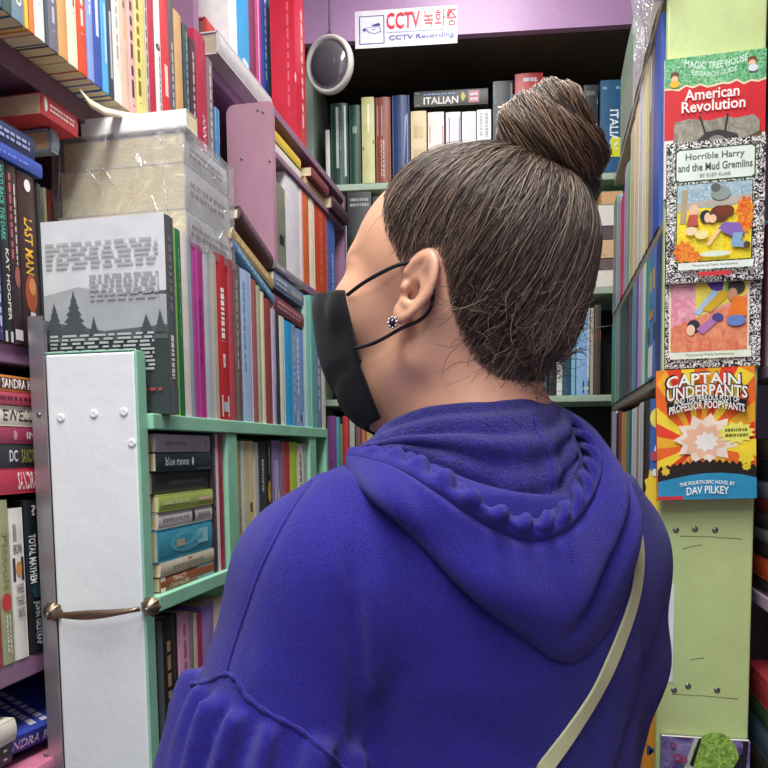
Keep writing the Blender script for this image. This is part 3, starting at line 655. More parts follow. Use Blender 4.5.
# ---- lower compartment of the sliding bookcase
g, wh = 'books in the lower compartment of the sliding bookcase', 'in the lower compartment of the sliding bookcase'
def hL(x, y): return float(onX(x, y, XI).z - 0.9)
rowL(XI, 0.9, 680, [
    (159, 180.5, hL(168, 618), '2e2a2c', 'thick dark grey hardback', dict(w=.110, hard=True, back=[Bz(.2, .3, .4, .85, 'c8cccc', 2)], spine=[('r', 0, 0, .25, 1, '5a5f62'), Bz(.35, .3, .65, .9, 'a88a6a')])),
    (181, 191, hL(186, 612), 'd9a0b8', 'baby pink paperback', dict(spine=[Bz(.3, .2, .8, .95, 'b06a8c')])),
    (191, 195.5, hL(192, 612), '8f8288', 'taupe book', {}),
    (195.5, 199.5, hL(196, 613), 'cfc4a8', 'oatmeal book', {}),
    (199.5, 204, hL(201, 613), 'b03060', 'raspberry thin book', {}),
    (204, 216, hL(210, 603), '9a80c0', 'amethyst paperback', {}),
    (216.5, 228, hL(220, 598), 'e4d2c4', 'peach-white paperback', {}),
], g, wh, 0.11)
# ---- mauve rack
g, wh = 'books standing on the lower shelf of the mauve rack', 'standing on the lower shelf of the mauve rack'
XK = -0.525
def hK(x, y): return min(float(onX(x, y, XK).z - ZUP), ZMS - ZUP - .014)
rowL(XK, ZUP, 240, [
    (275, 286.5, hK(281, 186), '7b7f72', 'grey-olive paperback with yellow head', dict(spine=[('r', 0, .8, 1, 1, 'c8d23c'), ('r', .4, .28, .8, .4, '2c2c2c')])),
    (286.5, 301, hK(293, 180), 'd9d4dc', 'white paperback with lilac shade'),
    (301, 303.5, hK(302, 190), 'e8c8c4', 'thin blush book'),
    (303.5, 309.5, hK(306, 190), 'd06a38', 'burnt orange paperback'),
    (309.5, 315, hK(312, 194), 'ece2cc', 'ivory paperback'),
    (315, 327, hK(321, 198), 'c8492e', 'vermilion thick paperback', dict(spine=[Bz(.3, .1, .7, .95, 'd9684a'), ('r', 0, .6, 1, .62, 'd9684a')])),
    (327.5, 335, hK(331, 204), '4f6cb0', 'ultramarine paperback', dict(spine=[Bz(.5, .1, .8, .6, 'c8d4f0')])),
], g, wh, 0.08)
g, wh = 'books lying on the middle shelf of the mauve rack', 'lying on the middle shelf of the mauve rack'
y1k = onX(297, 160, XK).y
def flatK(yn, L, z, t, col, desc, **op): flatL(XK + op.pop('dx', 0), yn + L, L, z, t, col, desc, g, wh, w=0.08, **op)
flatK(1.487, .18, ZMS, .022, 'd9d4cc', 'grey-white paperback')
flatK(1.487, .175, ZMS + .0235, .02, 'd6b83a', 'yellow paperback with tan page ends', pages='d8b98c', dx=.002)
flatK(1.70, .15, ZMS, .024, 'c9a888', 'tan hardback', hard=True, pages='dcb98c')
flatK(1.71, .14, ZMS + .0255, .02, '7a3038', 'dark red paperback', dx=.012)
flatK(1.862, .15, ZMS, .03, '4a3038', 'brown-black hardback in the corner', hard=True, dx=.02)
# ---- on top of the mauve rack and lilac shelf
XR_ = -0.53
yr0, yr1 = onX(296.5, 60, XR_).y, onX(306, 60, XR_).y
book('big glossy red hardback standing on top of the mauve rack', None, (XR_, yr0, ZP + .0003), (0, 0, 0), 0.058, yr1 - yr0, 0.33, 'bb2338', hard=True, bulge=.004, spine=[Bz(.4, .1, .75, .9, 'e8a8b0')], back=[Bz(.6, .2, .75, .9, 'd05868', 1), ('e', .95, .42, .03, .03, 'e6b4ba')])
g, wh = 'books on the lilac upper shelf', 'on the lilac upper shelf'
zg = 2.1165
Xq = -0.575
yq0, yq1 = 1.357, onX(273, 100, Xq).y
flatL(Xq, yq1, yq1 - yq0, zg, .040, 'b9b7b8', 'long grey coffee-table book', g, 'lying on the lilac upper shelf', w=.22, hard=True, pages='a89888', back=[Bz(.55, .74, .75, .92, '5a4e50', 1), Bz(.6, .1, .8, .6, '6a5e60', 1)])
flatL(Xq - .03, yq0 + .133, .12, zg + .0415, .032, 'b03a34', 'dull red hardback', g, 'lying on the grey coffee-table book', w=.16, hard=True, pages='7a5448')
rowL(-0.605, zg + .0415, 20, [
    (230, 238, .24, 'e6e6e6', 'white hardback', dict(hard=True, w=.07)),
    (238, 249, .24, '2f9ad0', 'azure book with white blobs', dict(spine=[('e', .5, .06, .3, .04, 'd8ecf6'), ('e', .6, .16, .3, .03, 'bfe0f0')])),
    (249.5, 256, .25, '7a3a5a', 'plum hardback', dict(hard=True)),
    (256, 262, .25, 'a8447a', 'fuchsia hardback', dict(hard=True, spine=[('r', .3, 0, .45, 1, 'd8a0c0')])),
    (262.3, 268, .26, '3456b0', 'blue tall book with white script', dict(spine=[Bz(.3, .2, .8, .9, 'e6ecf6')])),
    (268.3, 271.5, .26, '1f4a48', 'dark green tall book', {}),
    (272, 277, .26, '6a5a58', 'multicoloured tall book', dict(spine=[('r', 0, 0, 1, .2, 'd8b43c'), Bz(.2, .3, .8, .9, 'd8b4a8', 2)])),
], g, 'standing on the grey coffee-table book', 0.13)

# ---- back bookcase, upper opening
g, wh = 'dictionaries on the upper shelf of the back bookcase', 'on the upper shelf of the back bookcase'
GRN = '2c4a40'
rowB(ZB, 140, [
    (325.5, 330, 130, 'cfd2cc', 'thin white book'),
    (331, 348.5, 103, GRN, 'shiny plastic-jacketed green hardback', dict(hard=True, bulge=.006, spine=[('r', .3, .2, .45, .95, 'b8c4c0'), ('r', .78, .1, .88, .97, 'c2ccc8'), Bz(.5, .4, .65, .9, '5a7468')])),
    (349.5, 361, 105, '274a3e', 'matt dark green hardback', dict(hard=True, spine=[('r', .15, .83, .9, .835, 'c9ccb0'), ('r', .15, .78, .9, .785, 'c9ccb0'), Bz(.3, .6, .7, .76, '9ab0a0', 1, 'h')])),
    (362, 375, 97, 'c6c58c', 'pale lime and cream hardback', dict(spine=[('r', 0, .92, 1, 1, '6f7a3a'), ('p', [(.05, .42), (.95, .5), (.95, .46), (.05, .38)], '4a4a3a'), ('r', .45, .6, .62, .92, 'e9e6cc')])),
    (376, 391, 97, '8a4a3c', 'rust brown hardback', dict(hard=True, spine=[('r', .1, .55, .45, .9, 'b8a8b0'), Bz(.3, .05, .6, .5, 'c8b4a8', 2)])),
    (392.5, 410, 95, '2e426e', 'navy plastic-jacketed hardback', dict(hard=True, bulge=.006, spine=[('p', [(.62, .05), (.9, .1), (.9, .8), (.72, .75)], '8ea0c0')])),
    (411, 427, 111, 'd9c49c', 'cream paperback under the flat dictionary', dict(spine=[('r', 0, .97, 1, 1, 'b85a44'), Bz(.2, .2, .8, .85, 'c2a878', 2, 'h')])),
    (428, 444.5, 112, 'e4ddd4', 'white paperback with red label', dict(spine=[('r', .1, .55, .95, .8, 'b83a30'), ('r', .7, .3, .85, .95, 'f4f0ea')])),
    (446, 461, 112, 'dcd8e0', 'white paperback with violet band', dict(spine=[('r', .2, .45, .95, .92, '5a56a8'), ('e', .6, .4, .3, .06, 'c870a0')])),
    (462, 476.5, 111.5, 'd8d4da', 'lilac-white paperback', dict(spine=[('p', [(.1, .3), (.5, .3), (.3, .9), (.05, .9)], 'f2f0f4')])),
    (477, 491.5, 109.5, 'e2e4e4', 'white and teal paperback', dict(spine=[('r', .05, .35, .95, .55, '4a9cac'), Bz(.1, .6, .9, .95, 'a8b0b8', 2)])),
    (493, 513, 81, '2a3038', 'black language dictionary with white letters', dict(spine=[('r', .05, .82, .95, .97, '6a7a74'), ('r', .05, .77, .95, .82, '2f6a8c'), ('p', [(.4, .05), (.98, .05), (.98, .45), (.8, .52), (.4, .35)], 'e4e4e2'), T('FRENCH', .25, .25, .72, .74, 'eeeeec')])),
    (515, 543, 73, 'b03a40', 'red dictionary with blue head', dict(hard=True, spine=[('r', 0, .86, 1, 1, '3a4a86'), ('r', 0, .84, 1, .86, 'e0e0e4'), Bz(.3, .9, .8, .97, 'c8ccdc', 1, 'h'), Bz(.15, .45, .5, .75, 'ece4e0', 1)])),
    (545, 569, 80, '3a3634', 'dark dictionary with yellow head', dict(spine=[('r', 0, .86, 1, .99, 'd8c23a'), ('r', 0, .84, 1, .86, 'b04a3a')])),
    (571, 582, 92, 'd0c4c4', 'small white book with pink letters', dict(spine=[Bz(.2, .5, .8, .9, 'b06a78', 2, 'h')])),
    (583.5, 598, 85, '38383a', 'dark book with pale bands', dict(spine=[('r', 0, .78, 1, .84, 'c8c8c4'), ('r', 0, .55, 1, .57, '8a8a86'), Bz(.2, .86, .8, .95, '77777a', 1, 'h')])),
    (600, 622, 80, '2a5a80', 'teal blue language dictionary with yellow sticker', dict(spine=[T('ITALIAN', .45, .25, .85, .68, 'e4ecf0'), ('r', .5, .17, 1, .38, 'd4dc2c'), ('r', .1, .9, .9, .93, '7aa0b8')])),
], g, wh, 0.15, 0.0)
sa, sb = sB(414, 100), sB(488, 100); p = B0 + UB * sb
zq = onB(450, 107).z
book('thick black language dictionary lying flat across paperbacks on the back bookcase', None, (p.x, p.y, zq + .004), (R(90), 0, AB - R(90)), 0.14, onB(450, 91.5).z - zq, sb - sa, '1f2124', spine=[('r', .1, .92, .9, .98, '7a8a7a'), T('ITALIAN', .14, .40, .60, .87, 'dcdcd4'), Bz(.68, .42, .9, .87, '6f8cb8'), ('p', [(.2, .34), (.55, .37), (.9, .34), (.55, .30)], 'b8b44a'), ('r', .12, .12, .9, .26, 'a86a78'), Bz(.2, .14, .8, .24, 'd8c8cc', 2)], hard=False)
# ---- back bookcase, lower openings (seen round the head)
g, wh = 'books on the middle shelf of the back bookcase', 'on the middle shelf of the back bookcase'
rowB(1.83, 230, [
    (325, 334, 205, '4a5a58', 'grey-green book', {}),
    (336, 347, 222, 'b9bcc0', 'silver hardback', dict(hard=True, spine=[('r', .1, .1, .6, .6, 'dfe2e4')])),
    (348, 372, 192, '2e2f33', 'charcoal thick hardback', dict(spine=[Bz(.1, .85, .9, .95, '9a9a9c', 2, 'h')])),
    (373, 392, 196, '35383c', 'graphite thick hardback', {}),
    (580, 588, 215, 'c88a52', 'light brown book', {}),
    (592, 598, 210, 'b9a9b4', 'pale mauve thin book', {}),
], g, wh, 0.15)
g = 'page blocks piled at the end of the back bookcase'
zc = 1.8303
for t, x0, x1, col, pg, desc in ((.045, 596, 621, 'd8d6d2', 'e2ded4', 'white book lowest in the far corner pile'), (.03, 600, 624, '5a4a52', '6a5a5c', 'dark book second in the far corner pile'), (.05, 597, 620, '6a4a58', 'd6b48c', 'brown hardback with sandy pages in the far corner pile'),
        (.035, 602, 622, '50444c', '5c5058', 'blackish book in the far corner pile'), (.055, 598, 619, 'd2cfcc', 'e0dcd2', 'thick white book in the far corner pile'), (.035, 601, 623, '6a9a7a', 'd2a878', 'green book with amber pages in the far corner pile')):
    sa, sb = sB(x0, 230), sB(x1, 230); p = B0 + UB * sb
    book(desc + ' of the back bookcase', g, (p.x - .0 + NB.x * -.19, p.y + NB.y * -.19, zc), (R(90), 0, AB), sb - sa, t - .001, .19, col, pages=pg); zc += t
g, wh = 'books on the lower shelf of the back bookcase', 'on the lower shelf of the back bookcase'
rowB(1.543, 350, [
    (540, 548, 330, '4f6a80', 'steel blue hidden book', {}),
    (549, 556, 320, '3a3a40', 'near-black book', {}),
    (557, 563, 325, 'd8dcdc', 'white narrow book', {}),
    (563.5, 571, 318, '2f5a72', 'petrol blue book', {}),
    (571.5, 576, 316, '86b8d0', 'pale sky thin book', {}),
    (576.5, 590, 308, '8ab4dc', 'baby blue wide book', dict(spine=[('r', .5, .02, 1, .16, '2c2f34'), ('r', .55, .06, .95, .09, 'c8c8c8'), ('r', .8, .2, 1, 1, 'b8cce0')])),
    (590.5, 594, 308, 'b0a890', 'thin stone book', {}),
    (594.5, 601, 305, '4a4440', 'brown-grey book', dict(spine=[('r', .0, .6, 1, .72, 'c0502c')])),
], g, wh, 0.15)
g, wh = 'books below the lower shelf of the back bookcase', 'below the lower shelf of the back bookcase'
rowB(1.218, 440, [
    (327.5, 336, 416, '7a4a84', 'purple tall book', {}),
    (336, 340, 417, '5a9ab4', 'thin blue-teal book', {}),
    (340, 343, 424, '7a8a6a', 'thin moss book', {}),
    (343, 349, 416, 'c03a3a', 'poppy red book', {}),
    (349.5, 355, 415, 'a9b0a4', 'grey-sage book', dict(spine=[('r', 0, .0, 1, .6, '3f8a6a')])),
    (356, 361, 427, '7a5a58', 'brown short book', {}),
    (361.5, 366, 428, 'b86a50', 'clay short book', {}),
    (366.5, 373, 424, 'b9a468', 'mustard short book', {}),
    (373.5, 379, 427, '3a3a3c', 'black short book', {}),
    (379.5, 385, 425, 'b0b4a8', 'ash short book', {}),
    (385.5, 392, 420, 'd8cc9c', 'butter short book', {}),
    (393, 402, 420, '6a6a72', 'grey short book', {}),
], g, wh, 0.15)
# ---- aisle side of the lime bookcase
g, wh = 'upper row of books in the lime bookcase', 'in the upper row of the lime bookcase'
XL = 0.162
rowR(XL, 1.7225, 200, [
    (612, 617, .26, '8a9a8a', 'grey-green book at the far end', {}),
    (617, 620.5, .235, '9ab0c8', 'pale steel thin book', {}),
    (620.5, 625, .215, 'c84a6a', 'pink-red book', {}),
    (625, 628, .25, 'a89ac0', 'lilac thin book', {}),
    (628, 631, .24, '6fae84', 'green thin book', {}),
    (631, 635.5, .285, 'cdbd9c', 'tan paper-covered book', {}),
    (635.5, 640, .29, 'd8c8a8', 'wheat book', {}),
    (640, 644.5, .30, 'c8ccd4', 'pale silver book', {}),
    (644.5, 648, .305, 'e0d8a8', 'pale yellow tall book', {}),
    (648, 651, .30, 'c9c09a', 'khaki thin book', {}),
    (651, 656, .29, '857a7c', 'taupe tall book', dict(spine=[('r', .3, .7, .6, .98, 'd8d4d4')])),
    (656, 663.5, .30, '3f5cae', 'royal blue tall book beside the post', {}),
], g, wh, 0.1)
g, wh = 'lower row of books in the lime bookcase', 'in the lower row of the lime bookcase'
rowR(XL, ZR, 320, [
    (603, 612, 312, '3858b4', 'royal blue book with white foot', dict(spine=[('r', 0, 0, 1, .25, 'b4c8d8')])),
    (612, 615.5, 306, '4f9a5a', 'grass green book', {}),
    (615.5, 620, 302, '8a9490', 'grey-green book', {}),
    (620, 625.5, 298, '27483f', 'spruce green book', {}),
    (625.5, 630, 297, '3a3c3e', 'charcoal book', {}),
    (630, 633.5, 300, '6a4a50', 'brown-maroon book', dict(spine=[('r', 0, .3, 1, .6, '8a9a4a')])),
    (633.5, 637, 255, '5a9ab0', 'tall teal book', {}),
    (637, 640.5, 252, '7a5a9a', 'tall purple book', {}),
    (640.5, 645, 245, 'b0aac0', 'tall grey-lilac book', {}),
    (645, 648, 245, 'd0d4d8', 'tall white book', {}),
    (648, 651.5, 245, '4a9a78', 'tall sea green book', dict(spine=[('r', 0, .4, 1, 1, '9ac0c8')])),
    (651.5, 659.5, 236, '5a80bc', 'tall blue book with white sticker', dict(spine=[('r', 0, .84, 1, 1, '4a3a90'), ('r', .3, .68, .9, .84, 'd8b040'), ('e', .5, .5, .35, .04, 'b88a5a'), ('r', .1, .02, .8, .26, 'e4e6e4'), ('r', .0, .3, 1, .42, '3a4a5a')])),
    (659.5, 666, 233, '3a4a80', 'tall navy book beside the post', {}),
], g, wh, 0.105)
g, wh = 'thin picture books in the lime bookcase', 'among the thin picture books of the lime bookcase'
rowR(XL, ZR2, 460, [
    (588, 596, 418, '3f5a94', 'denim blue book', dict(spine=[('r', .2, .2, .6, .6, 'b04050')])),
    (596, 600, 412, 'd8d8d4', 'white book', {}),
    (600, 604.5, 410, '4f9a64', 'leaf green book', {}),
    (604.5, 608, 408, 'b9c0cc', 'ice grey book', {}),
    (608, 612, 407, '8f9ab8', 'dusty blue book', {}),
    (612, 615.5, 412, 'cfc8d8', 'pale lilac book', {}),
    (615.5, 619, 413, '5a3a58', 'aubergine book', {}),
    (619, 622, 413, 'b05a48', 'brick orange book', {}),
    (622, 626.5, 413, 'd0a870', 'honey book', {}),
    (626.5, 629, 411, '8a8a60', 'olive book', {}),
    (629, 633, 410, '4a8090', 'deep teal book', {}),
    (633, 637.5, 408, 'd9dce0', 'bright white book', {}),
    (637.5, 641, 406, 'a89a94', 'warm grey book', {}),
    (641, 645.5, 402, 'c8ccd0', 'silver grey book', {}),
    (645.5, 649, 400, '3a3430', 'very dark book', {}),
], g, wh, 0.105)
# ---- the rest of the lime bookcase
g = 'books at the post edge of the lime bookcase'
q = onP(649.5, 460, Vector((0, 1.176, 0)), nY)
book('blue comic-cover paperback sticking out of the lime bookcase beside the post', None, (q.x, 1.184, ZR2 + .0003), (0, 0, R(180)), .105, .007, onP(650, 399, Vector((0, 1.176, 0)), nY).z - ZR2, '3a62b0',
     front=[('r', 0, 0, 1, .22, '2a3038'), ('e', .1, .85, .1, .08, 'e8d860'), ('s', .05, .3, .12, .16, 8, 'e8c83a'), ('s', .1, .12, .1, .08, 7, 'e8c83a'), ('e', .12, .6, .06, .05, 'd8d8dc'), ('e', .06, .55, .05, .04, 'b04a5a'), ('e', .14, .48, .05, .04, 'd8b0b8'), ('e', .07, .42, .04, .03, 'e0e0e4')], spine=[('r', 0, 0, 1, 1, '7aa8a0')])
q = onP(655.5, 545, Vector((0, 1.176, 0)), nY)
book('teal paperback standing below the comic-cover book in the lime bookcase', None, (q.x, 1.19, ZR3 + .0003), (0, 0, R(180)), .10, .012, q.z - ZR3, '3aa0b4')
P0 = Vector((0, 1.176, 0))
pa = onP(642, 740, P0, nY); zt = onP(650, 712, P0, nY).z
book('orange paperback with a blue letter standing low behind the post', None, (pa.x, 1.19, 0.7503), (0, 0, R(180)), .12, .014, zt - .7503, 'e0962c', pages='ece6da',
     front=[T('M', .06, .74, .22, .80, '2c4a8a', 0)])
P0 = Vector((0, YP - .0006, 0))
a, b = onP(655, 583, P0, nY), onP(672.5, 682, P0, nY)
mb = MB(); mb.box(a.x, b.x, YP - .0012, YP - .0004, b.z, a.z, cmat('e4e6ee')); so = mb.build('paper_sheet'); tag(so, 'plain white paper sheet stuck to the lime post beside her sleeve', 'paper')
g, wh = 'wrapped books on the top shelf of the lime bookcase', 'on the top shelf of the lime bookcase'
rowR(XL, 2.0503, 60, [
    (621, 634, 44, '7f8f80', 'green-headed grey tall book', dict(spine=[('r', 0, .72, 1, 1, '3fae46'), ('p', [(0, .72), (.3, .69), (.6, .73), (1, .70), (1, .75), (0, .75)], '57b860')])),
    (634.5, 643, 20, 'b0a8b0', 'plastic-covered grey tall book', {}),
    (643.5, 652, 10, 'c0b8b8', 'plastic-covered pale tall book', {}),
    (652.5, 661, 10, 'c9b898', 'plastic-covered sandy tall book', {}),
], g, wh, 0.1)
mb = MB(); V = []; F = []; nu, nv = 14, 30
ya, yb = onX(636, 50, .150).y, onX(663, 50, .150).y
for j in range(nv + 1):
    for i in range(nu + 1):
        u, v = i / nu, j / nv; q = mnoise.noise(Vector((u * 5, v * 9, 2)))
        V.append((0.150 - .004 * math.sin(9 * u + 3 * v) + .008 * q - .02 * v * (1 - v), ya + (yb - ya) * u + .004 * mnoise.noise(Vector((u * 4, v * 7, 9))), 2.36 - .43 * v * (0.75 + .25 * abs(mnoise.noise(Vector((u * 6, 1, 1)))))))
for j in range(nv):
    for i in range(nu): k = j * (nu + 1) + i; F.append((k, k + 1, k + nu + 2, k + nu + 1))
oV = Vector((.15, (ya + yb) / 2, 1.95)); mb.mesh([Vector(v) - oV for v in V], F, plastic('loose_plastic_sheet', 0.42, .12, 55), False)
t = thing('plastic_sheet', 'crumpled clear plastic sheet hanging over books beside the lime post', 'plastic sheet', oV); mb.build('film', t)
# pile of cream page blocks at the top by the post
zc = 2.0503
for k, (t_, desc) in enumerate(((.03, 'lowest'), (.028, 'middle'), (.03, 'topmost'))):
    book(f'cream page block book, {desc} of the pile on the top shelf by the post', 'pile by the lime post', (0.158, 1.172 + .003 * k, zc), (R(90), 0, R(180)), .10, t_ - .001, .048, 'c9c0b0', pages='d8bf92', spine=[('r', .1, 0, .9, 1, 'd6c096'), Bz(.2, 0, .8, 1, 'b8a078', 4)]); zc += t_

# ================================================================== paperbacks on the lime post
def cover_mat(name, scale, c0, c1, thr, soft=0.02, dist=2.0):
    m, nt, b = nodes(name); tc = N(nt, 'ShaderNodeTexCoord'); no = N(nt, 'ShaderNodeTexNoise', Scale=scale, Detail=2, Distortion=dist)
    nt.links.new(tc.outputs['Object'], no.inputs['Vector']); r = N(nt, 'ShaderNodeValToRGB'); e = r.color_ramp.elements
    e[0].position = thr - soft; e[1].position = thr + soft; e[0].color = lin(c0) + (1,); e[1].color = lin(c1) + (1,)
    nt.links.new(no.outputs[0], r.inputs[0]); nt.links.new(r.outputs[0], b.inputs['Base Color']); b.inputs['Roughness'].default_value = 0.35; return m
MARB = cover_mat('marbled_notebook_print', 150, '17171a', 'ece9e4', 0.52, dist=3)
LEAFG = cover_mat('green_leaf_print', 220, '2f8a52', '8fce9a', 0.5, 0.12)
YELF = cover_mat('yellow_field_print', 160, 'e8c41e', 'f4e83a', 0.5, 0.15)
ORGF = cover_mat('orange_leaves_print', 190, 'd8481e', 'f0a02a', 0.5, 0.15)
SKYF = cover_mat('grey_blue_sky_print', 260, '7fa4b4', 'bcd0d4', 0.5, 0.1)
PINKF = cover_mat('pink_wash_print', 60, 'd8809a', 'f0b8bc', 0.5, 0.2)
REDF = cover_mat('coral_wash_print', 60, 'd86a4a', 'eca078', 0.5, 0.2)
GREYF = cover_mat('grey_photo_print', 70, '7a7668', 'a8a494', 0.5, 0.2)
SLIME = cover_mat('green_slime_print', 90, '4a8a32', 'b8d860', 0.5, 0.2)
VIOL = cover_mat('violet_wash_print', 40, '4a3a7a', '9a8ac0', 0.5, 0.2)
def postbook(name, label, x0, y0, x1, y1, layer, tilt, col, fr, t=.009):
    Yb = YP - .0012 - layer; P0 = Vector((0, Yb - t, 0))
    a, b = onP(x0, y0, P0, nY), onP(x1, y1, P0, nY)
    return book(label, 'childrens paperbacks on the lime post', (a.x, Yb, b.z), (0, R(tilt), R(180)), b.x - a.x, t, a.z - b.z, col, front=fr, pages='e8e2d2')
rag = lambda v, n=14, amp=.012: [(i / n, v + amp * math.sin(i * 2.7) + amp * .6 * math.sin(i * 5.1)) for i in range(n + 1)]
def shear(items): return items
# 1 history guide at the top
fr = [('r', 0, 0, 1, 1, 'e8e4e0'), ('r', 0, .42, 1, .80, 'cf2e34'), ('p', [(0, 1), (1, 1)] + list(reversed(rag(.78))), 'f0dcb8'), ('p', [(0, 1), (1, 1)] + list(reversed(rag(.795))), LEAFG),
      T('MAGIC TREE HOUSE', .2, .90, .82, .95, 'd4ecd8', .12), T('RESEARCH GUIDE', .27, .845, .72, .88, 'd4ecd8', .10),
      ('e', .10, .875, .045, .03, '6a4a30'), ('e', .10, .85, .035, .025, 'e8c09a'), ('e', .10, .815, .05, .025, 'e8b83a'), ('e', .86, .925, .045, .028, '7a4a34'), ('e', .86, .905, .035, .022, 'e8c09a'), ('e', .87, .87, .05, .025, 'd8dce4'),
      T('American', .20, .685, .74, .765, 'f2ece6', 0), T('Revolution', .17, .60, .80, .68, 'f2ece6', 0),
      ('p', [(.06, .05), (.94, .05), (.94, .50), (.88, .545), (.7, .53), (.62, .55), (.45, .53), (.25, .555), (.1, .54)], GREYF),
      ('p', [(.34, .57), (.36, .57), (.44, .40), (.42, .40)], '33302c'), ('p', [(.62, .57), (.64, .57), (.60, .40), (.58, .40)], '33302c'),
      ('p', [(.25, .3), (.8, .3), (.72, .42), (.55, .46), (.42, .45), (.3, .38)], '3a3a3c'), ('e', .38, .32, .09, .06, 'e0e0de'), ('e', .66, .33, .08, .06, 'e0e0de'), ('e', .52, .37, .09, .05, '86847e'), ('p', [(.75, .37), (.96, .43), (.96, .38), (.8, .33)], '5a4a34')]
postbook('b', 'history guide paperback with green and red cover, topmost on the lime post', 666, 60, 764, 192, 0, 0.5, 'd8d4cc', fr)
# 3 lower marbled one (mostly pink and coral)
fr = [('r', 0, 0, 1, 1, MARB), ('r', .04, .09, .88, .80, 'f0e0c0'), ('r', .06, .28, .86, .78, PINKF), ('p', [(.32, .36), (.86, .52), (.86, .78), (.32, .78)], 'ecd85a'), ('p', [(.06, .12), (.86, .12), (.86, .50), (.5, .40), (.06, .30)], REDF),
      ('p', [(.44, .60), (.55, .74), (.63, .69), (.6, .55), (.5, .55)], '5a3f9a'), ('p', [(.64, .62), (.75, .74), (.80, .68), (.72, .55), (.6, .5)], '86c04a'), ('p', [(.3, .4), (.5, .56), (.56, .54), (.36, .38)], 'a8c8e4'), ('p', [(.38, .42), (.6, .56), (.68, .52), (.48, .4)], 'd8b02e'),
      ('e', .30, .30, .07, .05, '2e3240'), ('e', .27, .275, .045, .04, 'f0cca8'), ('p', [(.33, .28), (.55, .40), (.6, .36), (.4, .24)], 'b878b0'), ('e', .55, .36, .06, .03, '4a4a8a'), ('e', .74, .57, .09, .05, '3a3432'), ('e', .70, .52, .05, .045, 'c89870'), ('p', [(.66, .36), (.84, .36), (.82, .50), (.7, .5)], 'e87a2a'), ('e', .74, .33, .1, .04, '6a86c4'),
      ('r', .05, .065, .9, .115, 'e4ecd8'), T('Pictures by Frank Remkiewicz', .22, .078, .72, .102, '8a947c', 0)]
postbook('b', 'marbled-border paperback with pink cover, directly above the orange-rayed one', 667, 232, 760, 366, 0.0, 0.5, '1c1c1e', fr)
# 2 upper marbled one
fr = [('r', 0, 0, 1, 1, MARB), ('r', .085, .715, .905, .95, '3a5a3a'), ('p', [(.10, .74), (.13, .725), (.86, .725), (.89, .74), (.89, .925), (.86, .94), (.13, .94), (.10, .925)], 'dfeae0'),
      T('Horrible Harry', .19, .855, .79, .915, '5c685c', 0), T('and the Mud Gremlins', .115, .79, .87, .845, '5c685c', 0), T('BY SUZY KLINE', .34, .745, .65, .768, '8a948a', 0),
      ('r', .10, .145, .88, .70, '3a5a2a'), ('r', .11, .15, .87, .695, YELF), ('p', [(.11, .50), (.3, .53), (.6, .52), (.87, .56), (.87, .695), (.11, .695)], SKYF), ('p', [(.11, .50), (.3, .54), (.6, .53), (.87, .56), (.87, .60), (.11, .56)], 'b8b0a0'),
      ('p', [(.14, .42), (.20, .42), (.22, .66), (.16, .66)], 'b0a080'), ('s', .80, .48, .1, .12, 9, ORGF), ('s', .80, .40, .09, .09, 9, ORGF), ('s', .18, .22, .12, .09, 9, ORGF), ('s', .28, .18, .1, .05, 9, ORGF), ('e', .55, .62, .10, .05, '8a9a92'), ('e', .50, .66, .05, .03, '5a6460'),
      ('e', .28, .50, .05, .05, 'e8c0a0'), ('p', [(.2, .40), (.33, .40), (.31, .48), (.23, .48)], 'c0584a'), ('e', .40, .46, .06, .045, '2c2c34'), ('e', .42, .45, .035, .035, 'eccaa8'), ('e', .54, .475, .10, .055, '6a3424'), ('e', .60, .49, .09, .04, '7a3a28'), ('e', .47, .44, .04, .03, 'f0cca4'),
      ('p', [(.52, .36), (.58, .41), (.74, .40), (.80, .32), (.66, .31)], '8a6ab8'), ('p', [(.68, .33), (.78, .33), (.76, .27), (.86, .25), (.84, .22), (.66, .235)], '8ab0d0'), ('p', [(.52, .36), (.56, .36), (.44, .25), (.41, .26)], 'f0cca4'), ('e', .82, .24, .035, .025, '5a4632'), ('e', .25, .36, .06, .03, 'f0d8b0'), ('e', .36, .33, .07, .03, 'f0e8a0'),
      ('e', .5, .19, .16, .02, 'dce8d0'), ('r', .12, .085, .885, .135, 'e6efe6'), T('Pictures by Frank Remkiewicz', .27, .10, .73, .122, '8a948a', 0), ('r', .33, .035, .66, .065, 'd0383c')]
postbook('b', 'marbled-border paperback with yellow field cover, second on the lime post', 668, 144, 763, 279, .0102, 0.3, '1c1c1e', fr)
